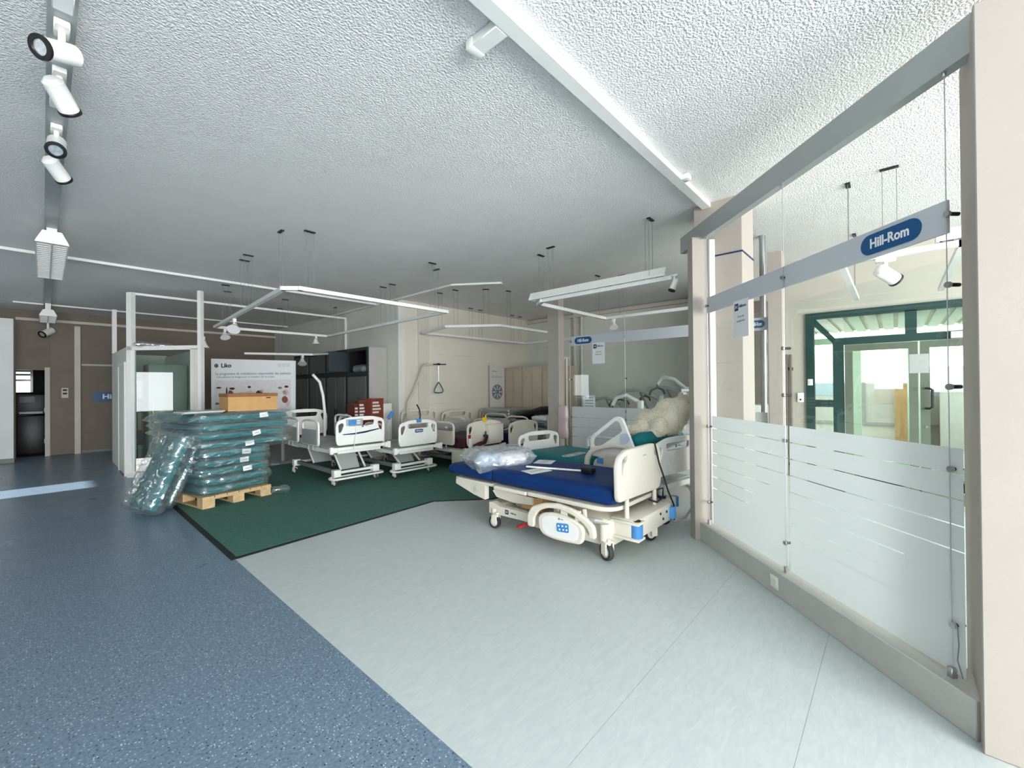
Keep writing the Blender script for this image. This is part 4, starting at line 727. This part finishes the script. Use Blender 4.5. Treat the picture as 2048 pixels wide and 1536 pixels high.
# ---- beige cupboards and round chart banner
for k in range(3):
    t = thing('cupboard', ['beige cupboard in the corner beside the round chart banner', 'middle beige cupboard along the right back wall', 'beige cupboard nearest the pale post of the farther glass screen'][k], 'cupboard', (7.98, 7.48-k*.62, 0), 0, 'beige cupboards')
    part('carcass', MB().box(.02, .5, -.61, 0, 0, 1.97), 'cab_beige', t)
    for j in range(2): d = part('door', MB().box(0, .02, -.61+.005+j*.303, -.61+.30+j*.303, .06, 1.96, .002, 1), 'cab_beige', t); part('knob', MB().sph((-.008, -.61+.28+j*.05, 1.0), .009), 'steel', d)
ch = thing('chart_banner', 'tall cream banner with a round blue-grey chart in the back corner', 'banner', (7.68, 7.44, 0))
bn = part('panel', MB().box(-.26, .27, 0, .02, .3, 2.02, .004, 1), 'card_white', ch); part('base', MB().box(-.3, .3, -.12, .06, 0, .06, .01), 'alu', ch); part('pole', MB().cyl((0, .03, .05), (0, .03, 1.95), .01), 'alu', ch)
dk = part('disc', MB().cyl((.0, -.002, 1.36), (.0, .0, 1.36), .19, n=28), 'mid_grey', bn)
for k in range(8): part('ray', MB().box(.06, .17, -.004, -.002, -.014, .014).xf(Matrix.Translation((0, 0, 1.36)) @ Matrix.Rotation(R(k*45), 4, 'Y')), 'pale_blue', dk)
for z in (1.75, 1.72): part('rule', MB().box(-.2, .2, -.002, 0, z, z+.008), 'print_grey', bn)
part('lettering', text('Hillrom', .06, .001, .01, front(-.1, -.001, 1.88)), 'print_grey', bn)

# ---- bed 1: large cream intensive-care bed with royal blue mattress (foreground)
B1 = thing('hospital_bed', 'large cream hospital bed with royal blue mattress on the grey floor in front', 'hospital bed', (3.66, 1.72, 0), 0, 'hospital beds')
hb = [(-.44, 0), (.34, -.02), (.39, .05), (.385, .33), (.33, .41), (.23, .425), (-.32, .425), (-.43, .38), (-.47, .30), (-.46, .04)]
h1 = fillet([(-.40, .33), (-.365, .36), (-.30, .37), (-.285, .335), (-.34, .31), (-.375, .22), (-.40, .22)], .02, 3); h2 = fillet([(.24, .36), (.31, .355), (.345, .30), (.34, .23), (.315, .23), (.29, .30), (.24, .325)], .02, 3)
hd = part('headboard', plate(fillet(hb, .05, 5), [h1, h2], .055, .016, front(-.02, 0, .525)), 'bed_cream', B1, 'cream headboard with hand slots'); part('emblem', MB().box(-.03, .03, -.0295, -.027, .86, .872), 'grey_plastic', hd)
for x in (-.30, .26): part('headboard_leg', MB().cyl((x, .0, .34), (x, .0, .56), .02), 'bed_cream', B1)
m = part('mattress', soft_box(.90, 1.46, .16, .065, 14), 'royal_blue', B1, 'royal blue head and seat mattress'); m.location = (0, .78, .545)
m = part('mattress', soft_box(.90, .74, .13, .06, 12), 'royal_blue', B1, 'royal blue foot mattress'); m.location = (0, 1.86, .535)
def deck(name, y0, y1, r0_, r1_, z0, z1, w=.48): return part(name, plate(fillet([(-w, y0, r0_), (w, y0, r0_), (w, y1, r1_), (-w, y1, r1_)], .03, 6), (), z1-z0, .008, flat(0, 0, (z0+z1)/2)), 'bed_cream', B1)
deck('deck_rim', .03, .97, .2, .02, .425, .463); deck('deck_rim', .985, 1.45, .02, .04, .42, .457); deck('deck_rim', 1.48, 2.12, .03, .08, .425, .455, .44)
part('foot_frame', MB().prism([(2.08, .43), (2.08, .38), (1.78, .30), (1.60, .27), (1.60, .43)], -.44, -.38, lambda v: Vector((v.z, v.x, v.y))).prism([(2.08, .43), (2.08, .38), (1.78, .30), (1.60, .27), (1.60, .43)], .38, .44, lambda v: Vector((v.z, v.x, v.y))).box(-.38, .38, 2.0, 2.06, .37, .42), 'bed_cream', B1)
part('bellows', MB().lathe([(.05, 0), (.062, .01), (.05, .02), (.062, .03), (.05, .04), (.062, .05), (.05, .06), (.062, .07), (.05, .08)], (-.38, 1.70, .345), 16, (-.2, .9, .2)), 'grey_plastic', B1)
for s in (-1, 1): part('base_beam', MB().prism([(1.54, .14), (1.54, .255), (1.48, .265), (1.40, .235), (.80, .235), (.70, .26), (.55, .26), (.55, .12), (.90, .12), (1.05, .15)], s*.40-.035, s*.40+.035, lambda v: Vector((v.z, v.x, v.y))), 'bed_cream', B1)
part('base_crossbeam', MB().box(-.40, .40, 1.42, 1.52, .16, .24, .01), 'bed_beige', B1)
part('lift_column', MB().box(-.22, .22, 1.12, 1.36, .20, .42, .02), 'bed_beige', B1); part('lift_cover', MB().prism([(1.56, .36), (1.50, .30), (1.25, .28), (1.0, .30), (1.0, .41), (1.5, .41)], -.36, .36, lambda v: Vector((v.z, v.x, v.y))), 'bed_cream', B1)
part('lift_column', MB().box(-.25, .25, .28, .62, .34, .425, .015), 'bed_beige', B1)
bs = part('base_shroud', MB().box(-.40, .40, .10, .72, .10, .345, .03).box(-.34, .42, -.10, .14, .19, .36, .02), 'bed_cream', B1, 'cream base shroud')
part('shroud_recess', MB().box(-.405, -.39, .25, .60, .18, .30, .006), 'bed_beige', bs); part('grip_bar', MB().tube([(-.41, .18, .32), (-.45, .22, .33), (-.45, .42, .33), (-.41, .46, .32)], .022), 'grey_plastic', bs)
for x, z in ((.16, .31), (.22, .25), (.30, .30)): part('port', MB().cyl((x, -.095, z), (x, -.106, z), .012), 'black', bs)
rol = part('bumper_roller', MB().cyl((-.30, -.09, .215), (-.30, -.09, .325), .05, n=20), 'sky_blue', B1, 'blue corner roller'); part('roller_bracket', MB().box(-.37, -.23, -.14, .12, .325, .35, .012).box(-.37, -.23, -.14, .12, .19, .215, .012), 'bed_cream', rol); part('roller_hub', MB().cyl((-.30, -.09, .35), (-.30, -.09, .357), .035, n=16), 'black', rol)
rol = part('bumper_roller', MB().cyl((.42, -.09, .215), (.42, -.09, .325), .05, n=20), 'sky_blue', B1)
for x, y, z0, z1, r_ in ((-.42, .15, .15, .31, .04), (.40, .15, .15, .31, .04), (-.42, 1.47, .12, .2, .035), (.42, 1.47, .12, .2, .035)): part('caster_post', MB().cyl((x, y, z0), (x, y, z1), r_, n=16), 'bed_cream', B1)
caster(B1, -.42, .13, .078, .19, R(-22), 'tyre', .05); caster(B1, .28, .06, .07, .2, R(60), 'black', .07); caster(B1, -.45, 1.44, .07, .17, R(8), 'tyre', .045); caster(B1, .42, 1.44, .07, .17, R(10), 'tyre', .045)
part('brake_pedal', MB().box(-.64, -.44, .93, .97, .15, .175, .008), 'red', B1, 'red brake pedal')
logo_small(B1, -.438, 1.28, .195, .045, -90)
wy = lambda pts: [(y-1.72, z) for y, z in pts]
arc_o = wy([(2.599, .176), (2.60, .288), (2.545, .371), (2.40, .428), (2.242, .450), (2.08, .43), (1.94, .37), (1.873, .321), (1.858, .218)])
arc_i = wy([(1.925, .207), (1.922, .267), (1.965, .317), (2.08, .375), (2.228, .402), (2.356, .390), (2.459, .347), (2.513, .266), (2.51, .18)])
sr = part('side_rail', plate(fillet(arc_o+arc_i, .03, 3), (), .045, .014, side(-.57)), 'bed_cream', B1, 'lowered cream side rail with arched handle')
pnl = wy([(2.459, .29), (2.42, .335), (2.30, .365), (2.16, .36), (2.05, .335), (1.978, .30), (1.962, .25), (1.972, .18), (2.005, .143), (2.15, .130), (2.30, .128), (2.41, .145), (2.452, .2)])
rp_ = part('rail_panel', plate(fillet(pnl, .04, 4), (), .045, .014, side(-.58)), 'bed_cream', sr); part('rail_inset', plate([(y*.8+.2*.5, z*.8+.2*.245) for y, z in fillet(pnl, .04, 3)], (), .004, .001, side(-.604)), 'white_plastic', rp_)
bt = part('button_pad', plate(fillet(wy([(2.242, .285), (2.113, .300), (2.108, .223), (2.236, .211)]), .015, 3), (), .006, .001, side(-.608)), 'sky_blue', rp_)
for y, z in ((2.215, .265), (2.175, .270), (2.135, .275), (2.205, .235), (2.165, .24), (2.13, .245)): part('button', MB().cyl((-.610, y-1.72, z), (-.614, y-1.72, z), .008, n=10), 'print_white', bt)
part('rail_strut', MB().box(-.57, -.55, .44, .50, .34, .42).box(-.57, -.55, .30, .35, .33, .42), 'bed_cream', sr); part('rail_link', MB().tube([(-.50, .30, .42), (-.52, .28, .36), (-.50, .24, .22)], .022).tube([(-.50, .55, .42), (-.53, .55, .36)], .022), 'bed_beige', sr)
logo_small(rp_, -.606, 2.215-1.72, .325, .016, -90)
# far side rail, raised
fo = [(.96, .56), (.95, .68), (.90, .755), (.79, .816), (.58, .862), (.40, .846), (.30, .81), (.24, .74), (.22, .60), (.28, .60), (.30, .72), (.36, .785), (.46, .81), (.58, .815), (.76, .775), (.85, .73), (.89, .66), (.90, .56)]
fr2 = part('side_rail', plate(fillet(fo, .03, 3), (), .045, .014, side(.55)), 'bed_cream', B1, 'raised cream side rail on the far side'); rp2 = part('rail_panel', plate(fillet([(.84, .58), (.82, .66), (.70, .73), (.45, .74), (.36, .70), (.34, .58)], .04, 4), (), .04, .012, side(.545)), 'bed_beige', fr2)
part('button_pad', MB().box(.518, .523, .70, .78, .625, .69, .002, 1), 'sky_blue', rp2); part('rail_post', MB().box(.50, .54, .5, .6, .43, .62), 'bed_beige', fr2)
part('power_cord', MB().tube([(.22, .05, .88), (.215, .02, .945), (.215, -.03, .95), (.205, -.05, .88), (.24, -.06, .76), (.31, -.075, .62), (.37, -.09, .48), (.43, -.12, .34), (.44, -.125, .25), (.41, -.13, .20)], .008, 8), 'black', B1, 'black power cord draped over the headboard')
part('cable_loop', MB().tube([(.1, -.02, .44), (.2, -.05, .40), (.34, -.05, .42), (.37, -.04, .50), (.3, .02, .48)], .009), 'black', B1)
pbx = thing('carton', 'small brown carton stored on the base under the royal blue mattress', 'box', (3.44, 2.75, .24)); part('body', MB().box(-.12, .12, -.14, .14, 0, .16, .003, 1), 'card', pbx); part('flap', MB().box(-.20, -.11, -.13, .13, .157, .16), 'card_dark', pbx); part('shelf', MB().box(-.1, .1, -.12, .12, -.001, .001), 'card_dark', pbx)
bgo = thing('plastic_bag', 'clear bag of white and pale blue linen on the royal blue mattress', 'bag', (3.50, 3.40, .60), R(-25))
part('linen', soft_box(.34, .30, .12, .05, 10, .012, 3).xf(Matrix.Translation((-.08, .03, .075))), 'pale_blue', bgo); part('linen', soft_box(.32, .34, .11, .05, 10, .016, 7).xf(Matrix.Translation((.12, -.02, .07))), 'paper', bgo); part('film', mb_of(wrinkled_box(.72, .50, .15, 40, .03, 23, .07, (1, 1, 1), 0, .8, 1.0)).xf(Matrix.Translation((0, 0, .085))), 'bag', bgo)
def sheet(label, pts, z, mat='paper'):
    c = sum((Vector((*p, 0)) for p in pts), Vector())/len(pts); t = thing('paper_sheet', label, 'paper', (c.x, c.y, z))
    part('sheet', MB().prism([(p[0]-c.x, p[1]-c.y) for p in pts], 0, .0015), mat, t); part('print_block', MB().prism([((p[0]-c.x)*.7, (p[1]-c.y)*.3) for p in pts], .0015, .002), 'card_white', t)
sheet('white sheet of paper in the middle of the royal blue mattress', [(3.30, 2.87), (3.24, 2.68), (3.52, 2.63), (3.575, 2.81)], .626)
sheet('white sheet of paper on the far edge of the blue mattress near the teal one', [(3.72, 3.05), (3.80, 2.86), (4.02, 2.95), (3.94, 3.14)], .626)
ip = thing('infusion_rod', 'white rod with black clamp lying along the royal blue mattress', 'rod', (3.445, 2.917, .645)); part('rod', MB().cyl((0, 0, 0), (.19, -.60, .0), .010), 'white_metal', ip); part('rod_clamp', MB().box(.15, .25, -.70, -.58, -.018, .04, .012), 'black', ip)

# ---- bed 2: teal mattress, raised backrest
B2 = ward_bed('white hospital bed with a teal mattress and raised backrest behind the royal blue one', (4.66, 1.80, 0), R(-8.8), 2.2, .88, .46, None, 'white_plastic', ((1, 1),), ('white_plastic', 'grey_plastic'), 'white_metal', fbw=.82, fbh=.32, railz=-.08, headz=.06)
mt = part('mattress', soft_box(.84, 1.2, .15, .06, 12), 'teal', B2, 'teal mattress with a white oval logo'); mt.location = (0, 1.5, .52)
mt2 = part('mattress', soft_box(.84, .95, .15, .06, 12), 'teal', B2); mt2.location = (0, .55, .74); mt2.rotation_euler = (R(-26), 0, 0)
part('backrest', MB().box(-.40, .40, -.46, .46, -.02, .0, .006).xf(Matrix.Translation((0, .52, .655)) @ Matrix.Rotation(R(-26), 4, 'X')), 'grey_plastic', B2)
lo_ = part('logo_outline', plate(pill(.46, .12), [pill(.43, .095)], .004, .0008, flat(-.20, 1.31, .600, R(8.8))), 'print_white', B2); part('lettering', text('Hillrom', .085, .002, .02, flat(-.20, 1.31, .600, R(8.8)), sx=1.3), 'print_white', lo_)
s2 = part('side_rail', plate(fillet([(.80, .68), (.80, .88), (.76, .93), (.43, 1.16), (.34, 1.15), (.16, .76), (.20, .66)], .05, 5), [fillet([(.755, .80), (.75, .875), (.43, 1.105), (.385, 1.09), (.345, 1.0), (.40, .96), (.66, .80)], .025, 4)], .035, .011, side(-.47)), 'white_plastic', B2, 'tilted white side rail with controls')
part('control_panel', plate(fillet([(.37, .96), (.27, .99), (.235, .92), (.30, .86), (.37, .86)], .02, 3), (), .004, .001, side(-.49)), 'pale_blue', s2); part('rail_arm', MB().tube([(-.46, .5, .72), (-.47, .5, .55), (-.38, .5, .42)], .016).tube([(-.46, .36, .72), (-.47, .36, .55), (-.38, .36, .42)], .016), 'white_metal', s2)
logo_small(B2, -.05, -.04, .84, .03, 0)
part('pole_sleeve', MB().cyl((-.36, -.05, .34), (-.36, -.05, .47), .038, n=16), 'grey_plastic', B2); part('sleeve_ring', MB().cyl((-.36, -.05, .33), (-.36, -.05, .36), .042, n=16), 'navy', B2)
part('drain_hose', MB().tube([(.10, -.08, .40), (.14, -.12, .30), (.10, -.14, .17), (-.02, -.12, .08), (-.16, -.06, .06)], .014), 'off_white', B2); part('foot_roller', MB().cyl((-.10, -.04, .20), (-.10, -.04, .30), .045, n=18), 'sky_blue', B2); part('base_shroud', MB().box(-.34, -.12, -.08, .3, .18, .31, .02), 'bed_cream', B2)
caster(B2, -.18, .04, .072, .2, R(50), 'black', .07)

# ---- plush bear
def bear():
    t = thing('plush_bear', 'big cream plush bear sprawled on the raised teal mattress', 'plush toy', (4.74, 1.96, .955), R(-8)); t.scale = (.86, .86, .86)
    mb = MB()
    for c, r in (((0, 0, .15), (.22, .26, .19)), ((0, .20, .12), (.21, .17, .17)), ((0, -.16, .24), (.18, .17, .17)), ((0, -.27, .37), (.14, .13, .13)), ((0, -.38, .34), (.07, .07, .055)), ((-.10, -.30, .50), (.045, .03, .045)), ((.10, -.30, .50), (.045, .03, .045)),
                 ((-.17, .26, .02), (.10, .17, .10)), ((.17, .26, .02), (.10, .17, .10)), ((-.18, .40, .0), (.085, .06, .095)), ((.18, .40, .0), (.085, .06, .095)), ((-.22, -.08, .10), (.075, .10, .13)), ((.22, -.08, .10), (.075, .10, .13)), ((-.24, .0, .01), (.07, .08, .07)), ((.24, .0, .01), (.07, .08, .07)), ((0, -.1, .32), (.13, .2, .14))):
        mb.sph(c, r, 20, 14)
    me = mb.mesh('body', 'fur'); tmp = bpy.data.objects.new('tmp', me); COL.objects.link(tmp); md = tmp.modifiers.new('r', 'REMESH'); md.mode = 'VOXEL'; md.voxel_size = .014; sm_ = tmp.modifiers.new('s', 'SMOOTH'); sm_.iterations = 6
    dg = bpy.context.evaluated_depsgraph_get(); bm = bmesh.new(); bm.from_object(tmp, dg); bpy.data.objects.remove(tmp)
    for v in bm.verts: v.co += v.normal*(.012*noise.noise(v.co*28) + .006*noise.noise(v.co*70))
    tris = []; vs3 = []; rr = random.Random(2)
    for v in bm.verts:
        if rr.random() > .55: continue
        n = (v.normal + Vector((rr.uniform(-.7, .7), rr.uniform(-.7, .7), rr.uniform(-.9, .3)))).normalized(); tdir = n.orthogonal().normalized()*.005; k = len(vs3)
        vs3 += [v.co-tdir, v.co+tdir, v.co+n*rr.uniform(.012, .026)]; tris.append((k, k+1, k+2))
    part('body', mb_of(bm), 'fur', t)
    fm = bpy.data.meshes.new('fur'); fm.from_pydata([tuple(v) for v in vs3], [], tris); fm.materials.append(M('fur')); fo_ = link('fur', fm, t); fo_['kind'] = 'stuff'
    part('nose', MB().sph((0, -.45, .36), (.025, .02, .018)), 'black', t); [part('eye', MB().sph((s*.06, -.39, .41), .013), 'black', t) for s in (-1, 1)]
bear()

# ================================================================== BEHIND THE FARTHER GLASS SCREEN
def patient_lift(label, loc, rz, boom, mast_h, mat='white_metal', spread=.3):
    t = thing('patient_lift', label, 'patient lift', loc, rz, 'patient lifts')
    for s in (-1, 1): part('base_leg', MB().tube([(s*.10, -.35, .09), (s*.28, -.2, .08), (s*.32, .7, .08)], .025), mat, t); caster(t, s*.32, .68, .035, .09); caster(t, s*.2, -.3, .045, .1)
    part('base_hub', MB().box(-.18, .18, -.42, -.26, .06, .15, .02), mat, t); part('mast', MB().box(-.04, .04, -.38, -.30, .15, mast_h, .012), mat, t)
    part('boom', MB().tube(boom, .032, 10), mat, t); part('actuator', MB().tube([(0, -.28, mast_h*.55), (0, boom[1][1]*.6, (mast_h+boom[1][2])/2)], .022), 'mid_grey', t); e = Vector(boom[-1])
    part('spreader_bar', MB().tube([e+Vector((-spread, 0, -.16)), e+Vector((-spread*.8, 0, -.10)), e+Vector((0, 0, -.06)), e+Vector((spread*.8, 0, -.10)), e+Vector((spread, 0, -.16))], .018).cyl(tuple(e), tuple(e+Vector((0, 0, -.07))), .012), 'dark_grey', t); part('push_handle', MB().tube([(-.2, -.36, .95), (-.2, -.46, 1.0), (.2, -.46, 1.0), (.2, -.36, .95), (-.2, -.36, .95)], .014), mat, t)
patient_lift('tallest grey patient lift with arched boom behind the farther glass screen', (6.4, 2.05, 0), R(2), [(0, -.34, 1.42), (0, .0, 1.46), (0, .25, 1.44), (0, .42, 1.58), (0, .60, 1.62), (0, .68, 1.52)], 1.48, 'grey_plastic')
patient_lift('patient lift with dark sloping boom in the middle behind the farther glass screen', (7.1, 3.3, 0), R(-8), [(0, -.34, 1.25), (0, .1, 1.42), (0, .35, 1.40), (0, .5, 1.30)], 1.32, 'grey_plastic')
patient_lift('low patient lift at the left behind the farther glass screen', (7.75, 4.4, 0), R(8), [(0, -.34, 1.10), (0, .0, 1.25), (0, .22, 1.22), (0, .34, 1.08)], 1.18, 'grey_plastic')
patient_lift('slim patient lift close behind the farther glass screen near its pale post', (6.25, 3.28, 0), R(-3), [(0, -.34, 1.22), (0, -.1, 1.34), (0, .08, 1.30), (0, .16, 1.18)], 1.26, 'white_metal', .2)
patient_lift('patient lift standing farthest back against the right wall', (8.3, 3.3, 0), R(5), [(0, -.34, 1.30), (0, .1, 1.46), (0, .4, 1.44), (0, .5, 1.34)], 1.36, 'grey_plastic')
for i, (x, y, z, lb) in enumerate(((6.0, 3.72, 1.10, 'white information card in front of the lifts at the left of the farther screen'), (6.1, 2.15, 1.2, 'white information card in front of the lifts beside the plush bear'))):
    t = thing('info_card', lb, 'card', (x, y, 0), R(-90)); part('sheet', MB().box(-.11, .11, -.002, .002, z, z+.24), 'paper', t); part('stand', MB().cyl((0, .012, 0), (0, .012, z+.05), .008).box(-.12, .12, -.1, .12, 0, .015), 'steel', t); [part('print_line', MB().box(-.08, .08, -.004, -.002, z+.06+k*.045, z+.07+k*.045), 'print_grey', t) for k in range(4)]
iv = thing('infusion_stand', 'thin white infusion stand right of the pale post', 'stand', (6.0, 4.16, 0)); part('pole', MB().cyl((0, 0, .03), (0, 0, 1.98), .011), 'white_metal', iv); part('hook', MB().tube([(-.08, 0, 1.94), (-.05, 0, 1.98), (0, 0, 1.98), (.05, 0, 1.98), (.08, 0, 1.94)], .006), 'white_metal', iv); [part('foot', MB().cyl((0, 0, .05), (.12*math.cos(R(72*k)), .12*math.sin(R(72*k)), .02), .012), 'white_metal', iv) for k in range(5)]
pk_ = thing('pink_bag', 'pink translucent bag hanging beside the pale post of the farther screen', 'bag', (5.52, 3.90, 0)); part('film', mb_of(wrinkled_box(.06, .16, .5, 14, .012, 31, .03)).xf(Matrix.Translation((0, 0, .93))), 'pink_film', pk_); part('handle', MB().tube([(0, -.04, 1.16), (0, 0, 1.22), (0, .04, 1.16)], .006), 'pink', pk_)
ra = thing('radiator', 'upright dark tube radiator beside the entrance wall', 'radiator', (7.34, 1.12, 0)); [part('tube', MB().box(-.03, .03, k*.05, k*.05+.025, .15, 1.93, .008), 'dark_brown', ra) for k in range(4)]; part('bracket', MB().box(.02, .06, -.01, .19, .3, .34).box(.02, .06, -.01, .19, 1.7, 1.74), 'dark_grey', ra)
dc = thing('drawer_unit', 'white drawer unit glimpsed right of the square beige column', 'drawer unit', (6.55, 1.46, 0)); part('carcass', MB().box(-.2, .2, -.15, .15, 0, 1.22), 'white_plastic', dc)
for k in range(5): d = part('drawer', MB().box(-.215, -.2, -.145, .145, .02+k*.24, .245+k*.24, .003, 1), 'white_plastic', dc); part('knob', MB().sph((-.222, 0, .13+k*.24), .012), 'steel', d)
tcu = thing('wardrobe', 'tall dark brown wardrobe in the recess behind the square column', 'wardrobe', (7.1, 1.53, 0)); part('carcass', MB().box(-.2, .25, -.16, .18, 0, 2.7), 'dark_brown', tcu); part('door', MB().box(-.215, -.2, -.15, .17, .05, 2.65, .003, 1), 'dark_brown', tcu)
